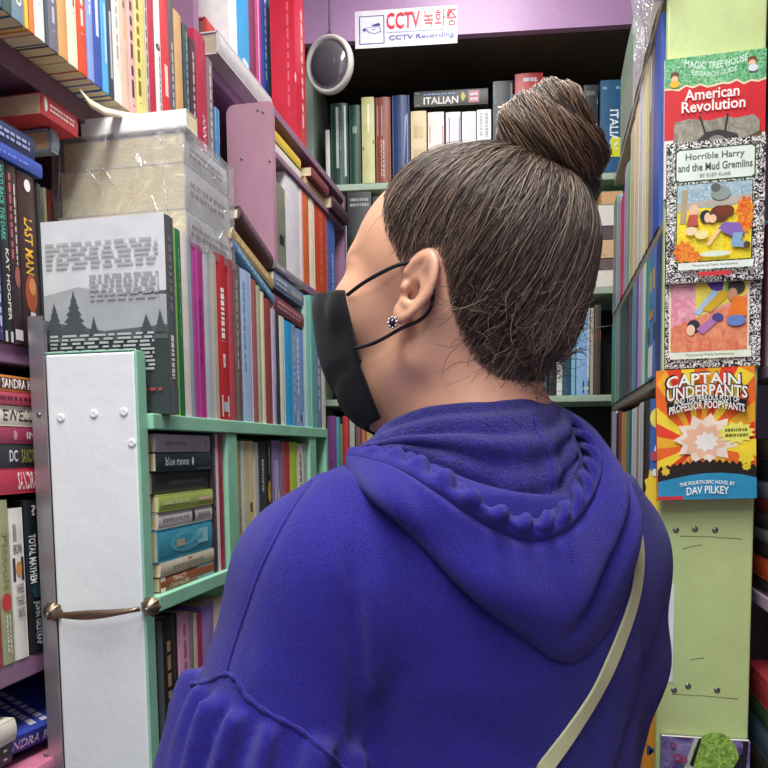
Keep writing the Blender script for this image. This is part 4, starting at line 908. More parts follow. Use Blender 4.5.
# 4 orange-rayed one
RAYC = ['e8432a', 'f2b02e', 'ee6a2a', 'f6d83c']
fr = [('r', 0, 0, 1, 1, 'f08a2a')]
ctr = (.42, .42)
def edge(a):
    dx, dy = math.cos(a), math.sin(a); s = min(((1 if dx > 0 else 0) - ctr[0]) / dx if abs(dx) > 1e-6 else 9, ((1 if dy > 0 else 0) - ctr[1]) / dy if abs(dy) > 1e-6 else 9)
    return (ctr[0] + dx * s, ctr[1] + dy * s)
for k in range(28):
    a0, a1 = 2 * math.pi * k / 28 + .05, 2 * math.pi * (k + 1) / 28 + .05
    fr.append(('p', [ctr, edge(a0), edge(a1)], RAYC[k % 4]))
blk = [(.0, .12)]
zig = [(i / 30, .24 + .05 * math.sin(math.pi * i / 30) + (.018 if i % 2 else -.008)) for i in range(31)]
fr += [('s', .50, .46, .34, .2, 11, 'f4e2d0'), ('s', .48, .45, .24, .14, 9, 'f0c0a0'), ('s', .5, .44, .13, .08, 9, 'f6efe8'), ('s', .80, .50, .2, .09, 12, 'ece86a'), Bz(.69, .46, .92, .54, '6a6a2a', 2, 'h'), ('s', .9, .32, .09, .08, 8, 'f2dc3a'),
       ('p', zig + [(1, .0), (0, .0)], '26221e'), ('s', .08, .22, .05, .035, 7, 'e8c83a'), ('s', .9, .24, .05, .03, 7, 'e8c83a'),
       ('p', [(0, 0), (1, 0), (1, .155), (.85, .185), (.65, .20), (.5, .2), (.35, .19), (.15, .165), (0, .14)], '2f8fb8'), ('r', 0, 0, .26, .028, 'c8323a'),
       T('CAPTAIN', .075, .862, .855, .975, '1c1816', -.10), T('CAPTAIN', .095, .872, .84, .965, 'f6f4f0', -.10), T('UNDERPANTS', .085, .775, .925, .885, '1c1816', -.12), T('UNDERPANTS', .10, .785, .91, .876, 'f6f4f0', -.12),
       ('p', [(.1, .66)] + [(.1 + .8 * i / 12, .665 + .075 * math.sin(math.pi * i / 12)) for i in range(13)] + [(.9 - .8 * i / 12, .745 + .05 * math.sin(math.pi * i / 12)) for i in range(13)], '1c1816'),
       T('AND THE PERILOUS PLOT OF', .17, .752, .83, .795, 'f6f4f0', -.10), T('PROFESSOR POOPYPANTS', .12, .692, .88, .752, 'f6f4f0', -.16),
       T('THE FOURTH EPIC NOVEL BY', .22, .118, .78, .148, 'f2f4f4', -.08), T('DAV PILKEY', .29, .045, .72, .105, 'f2f4f4', -.05)]
postbook('b', 'orange-rayed paperback with blue foot and white title, lowest of the cover stack', 659.5, 371, 755, 500, .0102, 1.5, 'cf4a2a', fr, .012)
# 5 violet and green one at the bottom
fr = [('r', 0, 0, 1, 1, VIOL), ('p', [(.2, .6), (.38, 1), (.72, 1), (.8, .85), (.7, .6)], 'c0c4b8'), ('e', .62, .84, .26, .22, SLIME), ('p', [(.33, .78), (.43, 1), (.46, 1), (.37, .76)], '1e1c22'), ('p', [(.78, .72), (.92, .92), (.92, 1), (.98, 1), (.95, .7)], '1e1c22'),
      ('e', .37, .70, .06, .035, 'e8e4e0'), ('e', .37, .70, .02, .012, 'a03040'), ('p', [(.0, .6), (.3, .66), (1, .62), (1, 0), (0, 0)], '9a8fb8'), ('e', .62, .6, .2, .1, '8fc04a')]
for cx, cy, r in ((.14, .93, .035), (.19, .83, .05), (.27, .82, .035), (.88, .70, .035)):
    fr += [('e', cx, cy, r, r * .66, 'b03040'), ('e', cx, cy, r * .6, r * .38, '7a6aa8')]
postbook('b', 'violet and slime green paperback at the foot of the lime post', 661, 736, 747, 862, 0, 0, '5a4a86', fr)

# ================================================================== side bookcase sliver
g, wh = 'books lying in the side bookcase', 'in the side bookcase past the post'
XS = 0.304
def flatS(y, z, t, L, col, desc, pages, **op): book(f'{desc} {wh}', g, (XS + op.pop('dx', 0), y, z + .0003), (R(90), 0, R(180)), .13, t - .0008, L, col, pages=pages, **op)
z = 1.19
for t, col, desc, pg, L in ((.022, '2a2828', 'black book with sandy page end at the bottom', 'c9a878', .10), (.03, 'c8502e', 'red-orange paperback', 'd8a878', .11), (.022, '3a3430', 'dark brown book with tan page end', 'c9a880', .09), (.018, '8a8884', 'grey book', 'c8beb0', .1), (.024, '4a4440', 'soot brown book with buff page end', 'd0b488', .085), (.02, '7a2c34', 'dark red book', 'b09080', .1), (.024, '7c8894', 'blue-grey book', 'b8b8b4', .09), (.03, '2c2c2e', 'black book with white page end', 'dcdad4', .10), (.03, '5a4a3a', 'umber book with golden page end topmost', 'd8b078', .08)):
    flatS(1.10 + random.Random(desc).uniform(0, .012), z, t, L + .03, col, desc, pg); z += t
z = 0.868
for t, col, desc, pg, L in ((.03, 'c8c0b0', 'cream book lowest', 'd8c8a0', .11), (.035, '2a2426', 'jet book with white edge', 'c8a880', .10), (.03, '3a3a34', 'deep olive book', 'b89a70', .11), (.04, '46586e', 'storm blue paperback', 'b89a70', .10), (.03, '2e4a34', 'pine green paperback', 'b8a078', .11), (.04, 'a8383c', 'cherry red paperback', 'c8a070', .12)):
    flatS(1.09 + random.Random(desc).uniform(0, .012), z, t, L + .03, col, desc, pg); z += t
g, wh = 'books standing in the side bookcase', 'standing in the side bookcase past the post'
for y, t, h, col, desc in ((1.235, .02, .21, '7fb8a8', 'pale jade book'), (1.212, .025, .20, 'b05a78', 'rosewood pink book'), (1.185, .02, .20, 'e0dcdc', 'white book'), (1.162, .025, .2, '3a4fa0', 'strong blue book'), (1.135, .03, .2, '3a3a40', 'smoke black book')):
    book(f'{desc} {wh}', g, (XS, y, 1.5103), (0, 0, R(180)), .12, t, h, col)
# ================================================================== mirror and sign
cB = onB(330, 65, 0.14); rad = 0.0675
mt = thing('security_mirror', 'small round convex security mirror with white rim hanging from a cord', 'mirror', cB)
toc = (CPOS - cB); toc.z *= 0.4
dirv = Matrix.Rotation(R(-32), 3, 'Z') @ toc.normalized()
Mm = dirv.to_track_quat('Z', 'Y').to_matrix().to_4x4()
mb = MB(); mb.lathe([(rad * .80, .004), (rad * .86, .012), (rad * .96, .013), (rad, .006), (rad, -.004), (rad * .93, -.012), (rad * .7, -.016), (.001, -.018)], plain('white_plastic', 'd8d6d0', .35), 40, Mm); mb.build('rim', mt)
mb = MB(); mb.lathe([(rad * .82 * math.sin(k * math.pi / 24), .0035 + .020 * math.cos(k * math.pi / 24)) for k in range(12, 0, -1)] + [(.0002, .0235)], plain('dark_mirror', '8e8a92', .12, .6), 40, Mm); mb.build('mirror_face', mt)
mb = MB(); q = Vector((0.0, 0.0, rad * .98)); mb.tube([q, q + Vector((-.001, .004, .10)), q + Vector((-.002, .008, .26)), Vector((-.004, .01, 2.79 - cB.z))], .0022, plain('grey_cord', '6f6670', .6), 6)
mb.tube([q + Vector((0, -.004, -.012)), q + Vector((0, 0, .012))], .006, plain('cord_clip', '57535a', .5), 8); mb.build('hanging_cord', mt)
sg = thing('wall_sign', 'white recording notice sticker with red and blue print on the lilac header board', 'sign', onB(406, 46, .1005), (0, 0, AB))
o = sg.location
c4 = [onB(356, 49, .1005), onB(458, 42.5, .1005), onB(455.5, 4.5, .1005), onB(355, 12, .1005)]
sx = (c4[1] - c4[0]).length; sz = ((c4[3] - c4[0]).length + (c4[2] - c4[1]).length) / 2
def sgp(u, v, L): return ((u - .5) * sx, -.0004 - .00025 * L, .0 + v * sz)
mb = MB(); mb.box(-sx / 2, sx / 2, -.0003, .0003, 0, sz, cmat('e9e6ee', .25)); mb.build('sticker', sg)
mb = MB()
RD, BL = 'd8283c', '3a3f96'
art(mb, [('r', .04, .10, .29, .86, BL), ('r', .05, .125, .28, .835, 'e4e4f0'),
         ('p', [(.16, .60), (.235, .66), (.25, .62), (.245, .57), (.18, .57)], BL), ('p', [(.075, .50), (.10, .54), (.11, .47), (.085, .44)], BL), ('p', [(.10, .52), (.16, .56), (.25, .55), (.26, .42), (.20, .36), (.14, .40), (.11, .46)], '9aa0cc'), ('p', [(.115, .51), (.16, .54), (.24, .53), (.245, .44), (.195, .385), (.145, .42)], 'e4e4f0'), ('r', .17, .47, .20, .49, BL),
         ('r', .31, .375, .98, .39, '8a8ec0'), T('CCTV', .31, .47, .64, .90, RD, 0), T('CCTV Recording', .335, .14, .97, .30, '5a66a8', 0)], sgp)
# Korean letters drawn as strokes in a unit square each
def strokes(u0, v0, uw, vh, S):
    L = []
    for a, b, c, d in S: L.append(('r', u0 + a * uw, v0 + b * vh, u0 + c * uw, v0 + d * vh, RD))
    art(mb, L, lambda u, v, l: sgp(u, v, 3))
tk = .11
strokes(.675, .47, .095, .44, [(.08, .62, .08 + tk, 1), (.08, .60, .92, .70), (.44, .40, .56, .60), (0, .36, 1, .46), (.12, .18, .88, .28), (.78, 0, .9, .28)])
strokes(.782, .47, .105, .44, [(.22, .90, .42, .98), (.04, .78, .60, .87), (.12, .42, .22, .72), (.44, .42, .54, .72), (.12, .64, .54, .73), (.12, .40, .54, .49), (.27, .22, .38, .40), (0, .14, .66, .24), (.74, 0, .86, 1), (.86, .48, 1, .58)])
strokes(.900, .47, .095, .44, [(.08, .88, .92, .98), (0, .42, 1, .52), (.44, .30, .56, .42), (.25, .22, .75, .30), (.25, 0, .75, .08), (.18, .04, .30, .26), (.70, .04, .82, .26)])
art(mb, [('p', [(.68 + .225, .85), (.68 + .265, .85), (.915, .70), (.895, .72)], RD), ('p', [(.945, .88), (.955, .82), (.99, .70), (.975, .69), (.938, .82)], RD), ('p', [(.937, .88), (.955, .88), (.925, .70), (.905, .70)], RD)], lambda u, v, l: sgp(u, v, 3))
mb.build('sign_print', sg)
# ================================================================== the person
# built in (across, ahead, up) coordinates about the camera's ground axes, origin under her feet
HB = np.array((0.10, 0.72, 0.0))
hw = RGT * HB[0] + FWD * HB[1]
person = thing('person', 'person in blue fleece hoodie and black mask, hair in a bun, seen from behind', 'person', (hw.x, hw.y, 0), (0, 0, YAW))
class Grid:
    def __init__(s, xs, ys, zs):
        s.a = [np.asarray(q, np.float32) for q in (xs, ys, zs)]; s.F = np.full([len(q) for q in s.a], 0.25, np.float32)
    def put(s, fn, lo, hi, k=0.0, mode='u'):
        sl = tuple(slice(max(0, np.searchsorted(q, l) - 1), np.searchsorted(q, h) + 1) for q, l, h in zip(s.a, lo, hi))
        if any(q.stop <= q.start for q in sl): return
        X, Y, Z = np.meshgrid(*[q[t] for q, t in zip(s.a, sl)], indexing='ij', sparse=True)
        d = fn(X, Y, Z).astype(np.float32); f = s.F[sl]
        s.F[sl] = smin(f, d, k) if mode == 'u' else (-smin(-f, d, k) if mode == 's' else d)
    def mesh(s):
        F = s.F; S = F < 0; nx, ny, nz = F.shape
        c = [S[i:nx - 1 + i, j:ny - 1 + j, k:nz - 1 + k] for i in (0, 1) for j in (0, 1) for k in (0, 1)]
        tot = sum(q.astype(np.int8) for q in c); act = np.argwhere((tot > 0) & (tot < 8)); idx = -np.ones((nx - 1, ny - 1, nz - 1), np.int64); idx[tuple(act.T)] = np.arange(len(act))
        P = np.zeros((len(act), 3)); cnt = np.zeros(len(act)); I, J, K = act.T
        C = [(i, j, k) for i in (0, 1) for j in (0, 1) for k in (0, 1)]
        for a in range(8):
            for b in range(a + 1, 8):
                if sum(abs(u - v) for u, v in zip(C[a], C[b])) != 1: continue
                fa = F[I + C[a][0], J + C[a][1], K + C[a][2]]; fb = F[I + C[b][0], J + C[b][1], K + C[b][2]]
                m = (fa < 0) != (fb < 0); t = np.where(m, fa / np.where(m, fa - fb, 1), 0)
                for ax, arr, B in ((0, s.a[0], I), (1, s.a[1], J), (2, s.a[2], K)):
                    pa, pb = arr[B + C[a][ax]], arr[B + C[b][ax]]; P[:, ax] += np.where(m, pa + (pb - pa) * t, 0)
                cnt += m
        P /= cnt[:, None]; Q = []
        for ax in range(3):
            lo = [slice(1, -1)] * 3; lo[ax] = slice(0, -1); hi = list(lo); hi[ax] = slice(1, None)
            A, B = S[tuple(lo)], S[tuple(hi)]; e = np.argwhere(A != B); 
            if not len(e): continue
            inside = A[tuple(e.T)]; e = e + np.array([0 if q == ax else 1 for q in range(3)]); u, v = [(1, 2), (2, 0), (0, 1)][ax]
            def at(du, dv):
                q = e.copy(); q[:, u] -= du; q[:, v] -= dv; return idx[tuple(q.T)]
            quad = np.stack([at(1, 1), at(0, 1), at(0, 0), at(1, 0)], 1); quad[~inside] = quad[~inside][:, ::-1]; Q.append(quad)
        return P, np.concatenate(Q)
    def sample(s, p):
        i = []; t = []
        for ax in range(3):
            q = np.clip(np.searchsorted(s.a[ax], p[..., ax]) - 1, 0, len(s.a[ax]) - 2); i.append(q)
            t.append(np.clip((p[..., ax] - s.a[ax][q]) / (s.a[ax][q + 1] - s.a[ax][q]), 0, 1))
        r = 0
        for a in (0, 1):
            for b in (0, 1):
                for c in (0, 1):
                    r = r + s.F[i[0] + a, i[1] + b, i[2] + c] * (t[0] if a else 1 - t[0]) * (t[1] if b else 1 - t[1]) * (t[2] if c else 1 - t[2])
        return r
def smin(a, b, k):
    if k <= 0: return np.minimum(a, b)
    h = np.clip(0.5 + 0.5 * (b - a) / k, 0, 1); return b + (a - b) * h - k * h * (1 - h)
def ell(x, y, z, c, r):
    x, y, z = (x - c[0]) / r[0], (y - c[1]) / r[1], (z - c[2]) / r[2]; q = np.sqrt(x * x + y * y + z * z)
    g = np.sqrt((x / r[0]) ** 2 + (y / r[1]) ** 2 + (z / r[2]) ** 2); return q * (q - 1) / np.maximum(g, 1e-6)
def cap(x, y, z, a, b, ra, rb=None):
    rb = ra if rb is None else rb; d = [b[i] - a[i] for i in range(3)]; L = sum(q * q for q in d)
    t = np.clip(((x - a[0]) * d[0] + (y - a[1]) * d[1] + (z - a[2]) * d[2]) / L, 0, 1)
    return np.sqrt((x - a[0] - t * d[0]) ** 2 + (y - a[1] - t * d[1]) ** 2 + (z - a[2] - t * d[2]) ** 2) - (ra + (rb - ra) * t)
def mobj(name, V, F, mat, parent=person, smooth=True, off=HB):
    me = bpy.data.meshes.new(name); V = np.asarray(V, float) - off
    me.from_pydata(V.tolist(), [], [tuple(int(i) for i in f) for f in F]); me.materials.append(mat)
    if smooth: me.polygons.foreach_set('use_smooth', [True] * len(me.polygons))
    me.update(); return link(bpy.data.objects.new(name, me), parent)
# head frame: u towards the face, v towards her left ear, w up
HY, HP = R(57), R(7)
f0 = np.array((-math.sin(HY), math.cos(HY), 0)); lv = np.array((-math.cos(HY), -math.sin(HY), 0)); up0 = np.array((0, 0, 1.0))
fv = f0 * math.cos(HP) + up0 * math.sin(HP); wv = up0 * math.cos(HP) - f0 * math.sin(HP)
EAR = PH(411, 294, 0.625); HO = EAR - lv * 0.074
HM = np.stack([fv, lv, wv])          # rows
def toH(p): return (np.asarray(p) - HO) @ HM.T
def fromH(q): return HO + np.asarray(q) @ HM
BY = R(30)
bf = np.array((-math.sin(BY), math.cos(BY), 0)); bl_ = np.array((-math.cos(BY), -math.sin(BY), 0))
NK = np.array((.088, .700, 1.385))
def headsdf(u, v, w, face=True):
    av = np.sqrt(v * v + 1e-8)
    d = ell(u, v, w, (-.001, 0, .038), (.094, .076, .085))
    d = smin(d, ell(u, v, w, (.030, 0, .028), (.066, .065, .074)), .02)
    d = smin(d, ell(u, v, w, (.040, 0, -.035), (.056, .055, .078)), .025)
    d = smin(d, cap(u, av, w, (.004, .049, -.048), (.066, .018, -.094), .015, .015), .026)
    d = smin(d, ell(u, v, w, (.074, 0, -.093), (.018, .022, .016)), .015)
    d = smin(d, ell(u, av, w, (.066, .042, -.010), (.033, .028, .031)), .02)
    d = smin(d, ell(u, v, w, (.075, 0, .035), (.022, .05, .012)), .015)
    if face:
        d = -smin(-d, ell(u, av, w, (.106, .033, .010), (.020, .020, .013)), .012)
        d = smin(d, ell(u, av, w, (.083, .032, .010), (.0135, .0135, .0115)), .003)
        d = smin(d, cap(u, v, w, (.094, 0, .014), (.114, 0, -.024), .007, .011), .010)
        d = smin(d, ell(u, av, w, (.101, .011, -.028), (.012, .008, .008)), .006)
        d = smin(d, ell(u, v, w, (.094, 0, -.055), (.010, .024, .006)), .006)
        d = smin(d, ell(u, v, w, (.092, 0, -.068), (.010, .021, .007)), .006)
    return d
# ear frame
def earsdf(u, v, w):
    v = np.abs(v); c = (-.006, .0775, .004)
    a, b, n = u - c[0], w - c[2], v - c[1]
    sc = .82; a, b, n = a / sc, b / sc, n / sc
    ta = R(27); a, b = a * math.cos(ta) + b * math.sin(ta), -a * math.sin(ta) + b * math.cos(ta)      # ear leans back
    oa = R(9); a, n = a * math.cos(oa) - n * math.sin(oa) * 1.0, a * math.sin(oa) + n * math.cos(oa)   # flares out behind
    ra = .0185 - .0045 * np.clip(-b / .03, 0, 1); q = np.sqrt((a / ra) ** 2 + (b / .0315) ** 2)
    rd = (q - 1) * .018
    plate = np.maximum(rd, np.abs(n + .002) - .0025)
    ring = np.sqrt(rd ** 2 + (n - .0015) ** 2) - .0034
    front = np.clip((a - .006) / .006, 0, 1) * np.clip((-b + .006) / .006, 0, 1)
    ring = ring + .005 * front
    q2 = np.sqrt(((a + .003) / .0115) ** 2 + ((b - .004) / .021) ** 2); anti = np.sqrt(((q2 - 1) * .011) ** 2 + (n - .0002) ** 2) - .0026
    anti = anti + .006 * np.clip((a - .002) / .004, 0, 1)
    d = smin(plate, ring, .003); d = smin(d, anti, .004)
    d = -smin(-d, ell(a, b, n, (.003, -.004, .002), (.0085, .0105, .0085)), .003)
    d = smin(d, ell(a, b, n, (.0125, -.005, .0005), (.0045, .006, .0045)), .003)          # tragus
    d = smin(d, ell(a, b, n, (.003, -.0275, -.0005), (.0095, .0085, .0042)), .005)        # lobe
    d = smin(d, ell(a, b, n, (.001, -.017, .001), (.008, .004, .004)), .004)
    return d * sc
def lim(pl): return [np.array(q, float) for q in pl]
LS, LE, LWR = lim([(-.051, .618, 1.288), (-.128, .585, 1.03), (-.105, .79, .90)])
RS_, RM, RE, RWR = lim([(.205, .774, 1.285), (.211, .775, 1.19), (.188, .80, 1.04), (.12, .95, .93)])
HIPL, HIPR = NK * (1, 1, 0) + bl_ * .085 + np.array((0, 0, .86)), NK * (1, 1, 0) - bl_ * .085 + np.array((0, 0, .86))
def leg(s): 
    h = HIPL if s > 0 else HIPR; b = NK * (1, 1, 0) + bl_ * .10 * s
    return h, b + bf * .015 + np.array((0, 0, .47)), b - bf * .02 + np.array((0, 0, .075)), b + bf * .13 + np.array((0, 0, .03))
def hand(side):
    w_, e_ = (LWR, LE) if side > 0 else (RWR, RE); d = (w_ - e_); d /= np.linalg.norm(d); s_ = np.cross(d, up0); s_ /= np.linalg.norm(s_); n_ = np.cross(s_, d)
    out = [(w_, w_ + d * .075, .018, .024)]
    for k, (o_, L) in enumerate(((-.028, .058), (-.010, .068), (.009, .064), (.026, .050))):
        p = w_ + d * .085 + s_ * o_; q = p + d * L * .55 - n_ * .006; r = q + d * L * .4 - n_ * .018
        out += [(w_ + d * .04 + s_ * o_ * .6, p, .012, .0095), (p, q, .0092, .0084), (q, r, .0084, .007)]
    p = w_ + d * .03 + s_ * -.028 * 1.0; q = p + d * .035 - s_ * .022 - n_ * .01; out += [(w_ + d * .015, p, .014, .011), (p, q, .011, .0095), (q, q + d * .026 - n_ * .008, .0095, .008)]
    return out
def axis(lo, hi, flo, fhi, fine, coarse): return np.concatenate([np.arange(lo, flo, coarse), np.arange(flo, fhi, fine), np.arange(fhi, hi + coarse, coarse)])
G = Grid(axis(-.26, .42, HO[0] - .125, HO[0] + .14, .0019, .011), axis(.42, 1.16, HO[1] - .125, HO[1] + .125, .0019, .011), axis(-.02, 1.72, 1.385, 1.70, .0019, .011))
def Hfn(fn): 
    def g(X, Y, Z):
        x, y, z = X - HO[0], Y - HO[1], Z - HO[2]
        return fn(*[(x * HM[i, 0] + y * HM[i, 1] + z * HM[i, 2]).astype(np.float32) for i in range(3)])
    return g
G.put(Hfn(headsdf), HO - .16, HO + .17, 0)
for s_ in (1, -1):
    c = fromH((-.004, .079 * s_, .002)); G.put(Hfn(lambda u, v, w: np.where(v * s_ > .02, earsdf(u, v, w), .2)), c - .046, c + .046, .006)
def pcap(a, b, ra, rb=None, k=.02):
    m = max(ra, rb or 0) + k + .02; G.put(lambda X, Y, Z: cap(X, Y, Z, a, b, ra, rb), np.minimum(a, b) - m, np.maximum(a, b) + m, k)
pcap(fromH((-.022, 0, -.02)), NK + bf * -.004, .050, .054, .03)
pcap(NK, NK * (1, 1, 0) + np.array((0, 0, 1.24)) , .07, .115, .05)
pcap(NK * (1, 1, 0) + np.array((0, 0, 1.24)), NK * (1, 1, 0) + np.array((0, 0, .90)), .108, .11, .05)
for s_ in (1, -1):
    S_, M_, E_, W2 = (LS, (LS + LE) / 2, LE, LWR) if s_ > 0 else (RS_, RM, RE, RWR)
    pcap(NK + np.array((0, 0, -.04)), S_, .05, .05, .04); pcap(S_, M_, .048, .044); pcap(M_, E_, .044, .038); pcap(E_, W2, .038, .026)
    for a, b, ra, rb in hand(s_): pcap(a, b, ra, rb, .004)
    h, kn, an, toe = leg(s_); pcap(h, kn, .082, .052, .04); pcap(kn, an, .052, .036); pcap(an, toe, .036, .026)
def skin_mat():
    m, nt, b = nodes('skin'); no = varied(nt, b, lin('dda98a'), .10, 28, 5); b.inputs['Roughness'].default_value = .46
    b.inputs['Subsurface Weight'].default_value = .22; b.inputs['Subsurface Radius'].default_value = (.012, .005, .003); b.inputs['Subsurface Scale'].default_value = .6
    n2 = N(nt, 'ShaderNodeTexNoise', Scale=420, Detail=3); tc = N(nt, 'ShaderNodeTexCoord'); nt.links.new(tc.outputs['Object'], n2.inputs['Vector']); bump(nt, b, n2, .12, .0006); return m
SKIN = skin_mat()
V, F = G.mesh(); body = mobj('body', V, F, SKIN)
# eyes
for s_ in (1, -1):
    mb = MB(); c = fromH((.0845, .032 * s_, .010)) - HB; M = Matrix.Translation(c) @ Vector(fv).to_track_quat('Z', 'Y').to_matrix().to_4x4()
    prof = [(.0122 * math.sin(q), .0122 * math.cos(q)) for q in np.linspace(.55, 2.2, 8)]; mb.lathe(prof, plain('eye_white', 'e8e4de', .2), 20, M)
    mb.lathe([(.0001, .0124), (.0025, .0123)], plain('pupil', '141010', .1), 16, M); mb.lathe([(.0025, .0123), (.0064, .0104)], plain('iris_brown', '5a3a22', .1), 20, M); mb.build('eye', person)
# ------------------------------------------------------------------ hair
HL = np.array([(.078, .14), (.060, .108), (.0523, .0953), (.0427, .0772), (.036, .063), (.029, .049), (.020, .0375), (.013, .028), (.007, .018), (.003, .020), (-.003, .029), (-.0206, .033), (-.028, .017), (-.031, -.003), (-.036, -.025), (-.0446, -.044), (-.0586, -.062), (-.071, -.070), (-.089, -.074), (-.2, -.085)])
POLY = np.vstack([HL, [(-.30, -.085), (-.30, .30), (.078, .30)]])
def hairdist(u, w):            # positive where hair grows, metres from the hairline
    d = np.full(np.shape(u), 9.0); ins = np.zeros(np.shape(u), bool); n = len(POLY)
    for i in range(n):
        (ax, ay), (bx, by) = POLY[i], POLY[(i + 1) % n]; ex, ey = bx - ax, by - ay
        t = np.clip(((u - ax) * ex + (w - ay) * ey) / (ex * ex + ey * ey), 0, 1); d = np.minimum(d, np.hypot(u - ax - t * ex, w - ay - t * ey))
        cnd = ((ay > w) != (by > w)); xi = ax + (w - ay) / np.where(abs(by - ay) < 1e-9, 1e-9, by - ay) * ex; ins ^= cnd & (u < xi)
    return np.where(ins, d, -d)
bc_ = toH(PH(554, 143, .655)); bax = np.array((-.62, -.06, .78)); bax /= np.linalg.norm(bax)
BUN = bc_ - bax * .03          # where the bun meets the head
def hairth(u, v, w):
    d = hairdist(u, w); th = .0005 + .0065 * np.clip(d / .05, 0, 1) ** .8
    back = np.clip((-u - .01) / .09, 0, 1) * np.clip((w + .08) / .07, 0, 1)
    th = th + .009 * back * np.clip(d / .05, 0, 1)
    return np.where(d > 0, th, np.maximum(-.004, d * .6))
GH = Grid(np.arange(-.17, .135, .0024), np.arange(-.115, .1151, .0024), np.arange(-.12, .20, .0024))
X, Y, Z = np.meshgrid(*GH.a, indexing='ij'); GH.F = (smin(smin(headsdf(X, Y, Z, False), cap(X, Y, Z, (-.022, 0, -.02), toH(NK - bf * .004), .050, .054), .03), cap(X, Y, Z, (-.047, 0, .05), (-.054, 0, -.05), .053, .035) + .04 * np.clip(1 - hairdist(X, Z) / .04, 0, 1.5), .012) - hairth(X, Y, Z)).astype(np.float32)
# swept-up volume under the bun
Vh, Fh = GH.mesh(); keep = hairdist(Vh[:, 0], Vh[:, 2]) > -.004
Fh = Fh[keep[Fh].all(1)]; Fcap = Fh[(hairdist(Vh[:, 0], Vh[:, 2]) > .006 + .003 * np.sin(Vh[:, 2] * 300))[Fh].all(1)]
def hair_mat(name, c0, c1, rough=.42):
    m, nt, b = nodes(name); hi = N(nt, 'ShaderNodeHairInfo'); r = N(nt, 'ShaderNodeValToRGB'); e = r.color_ramp.elements
    e[0].color = lin(c0) + (1,); e[0].position = .45; e[1].color = lin(c1) + (1,); nt.links.new(hi.outputs['Random'], r.inputs[0]); nt.links.new(r.outputs[0], b.inputs['Base Color'])
    b.inputs['Roughness'].default_value = rough; b.inputs['Specular IOR Level'].default_value = .55; return m
HBASE = plain('hair_under', '2a1f1a', .6)
HAIR = hair_mat('hair_strand', '382b23', 'a28c77')
HAIRB = hair_mat('hair_bun_strand', '3d2c21', 'a58565')
hcap = mobj('hair', fromH(Vh), Fcap, HBASE)
def strands(name, paths, rad, mat, parent):
    n, k, _ = paths.shape; hc = bpy.data.hair_curves.new(name); hc.add_curves([k] * n)
    hc.attributes['position'].data.foreach_set('vector', (paths.reshape(-1, 3) - HB).astype(np.float32).ravel())
    ra = hc.attributes.get('radius') or hc.attributes.new('radius', 'FLOAT', 'POINT')
    t = np.linspace(0, 1, k); ra.data.foreach_set('value', np.tile(rad * (1 - .55 * np.abs(2 * t - 1) ** 3), n).astype(np.float32))
    hc.materials.append(mat); return link(bpy.data.objects.new(name, hc), parent)
rg = np.random.default_rng(5)
CEN = np.array((-.012, 0, .03))
def onhair(dirs, off):       # march out from the head's middle to the hair surface
    lo = np.zeros(dirs.shape[:-1]); hi = np.full(dirs.shape[:-1], .19)
    for _ in range(15):
        m = (lo + hi) / 2; ins = GH.sample(CEN + dirs * m[..., None]) < 0; lo = np.where(ins, m, lo); hi = np.where(ins, hi, m)
    return CEN + dirs * (lo + off)[..., None]
def comb(n, K, len0, len1, off, wave, seedmask, start=(0, .8)):
    used = np.unique(Fh); pool = Vh[used]; pool = pool[seedmask(pool)]
    p = pool[rg.integers(0, len(pool), n)]; d0 = p - CEN; d0 /= np.linalg.norm(d0, axis=1)[:, None]
    d1 = BUN - CEN; d1 = d1 / np.linalg.norm(d1); d1 = d1 + rg.normal(0, .05, (n, 3)); d1 /= np.linalg.norm(d1, axis=1)[:, None]
    om = np.arccos(np.clip((d0 * d1).sum(1), -1, 1)); L = rg.uniform(len0, len1, n); tmax = np.minimum(1, L / np.maximum(om * .11, .01))
    t = np.linspace(0, 1, K)[None] * tmax[:, None]
    so = np.sin(om)[:, None] + 1e-6; D = (np.sin((1 - t) * om[:, None]) / so)[..., None] * d0[:, None] + (np.sin(t * om[:, None]) / so)[..., None] * d1[:, None]
    ax = np.cross(d0, d1); ax /= np.linalg.norm(ax, axis=1)[:, None] + 1e-9
    ph = rg.uniform(0, 6.28, (n, 1)); D = D + ax[:, None] * (wave * np.sin(t * om[:, None] * 5 + ph + p[:, :1] * 60))[..., None] * np.sin(np.pi * np.linspace(0, 1, K))[None, :, None]
    D /= np.linalg.norm(D, axis=2)[..., None]
    o = np.abs(rg.normal(0, off, (n, 1))) * np.ones((1, K))
    clump = .0026 * np.sin(95 * (p @ np.array((.3, .8, -.5)))[:, None] + 12 * np.sin(40 * p[:, 2:3])) * np.clip(hairdist(p[:, 0], p[:, 2]) / .02, 0, 1)[:, None]
    return onhair(D, o + clump)
allm = lambda q: hairdist(q[:, 0], q[:, 2]) > .0002
edge_ = lambda q: (hairdist(q[:, 0], q[:, 2]) > -.0025) & (hairdist(q[:, 0], q[:, 2]) < .010)
strands('hair_strands', fromH(comb(9000, 12, .05, .14, .0012, .035, allm)), .00026, HAIR, hcap)
strands('hairline_strands', fromH(comb(3600, 12, .03, .09, .0008, .05, edge_)), .0002, HAIR, hcap)
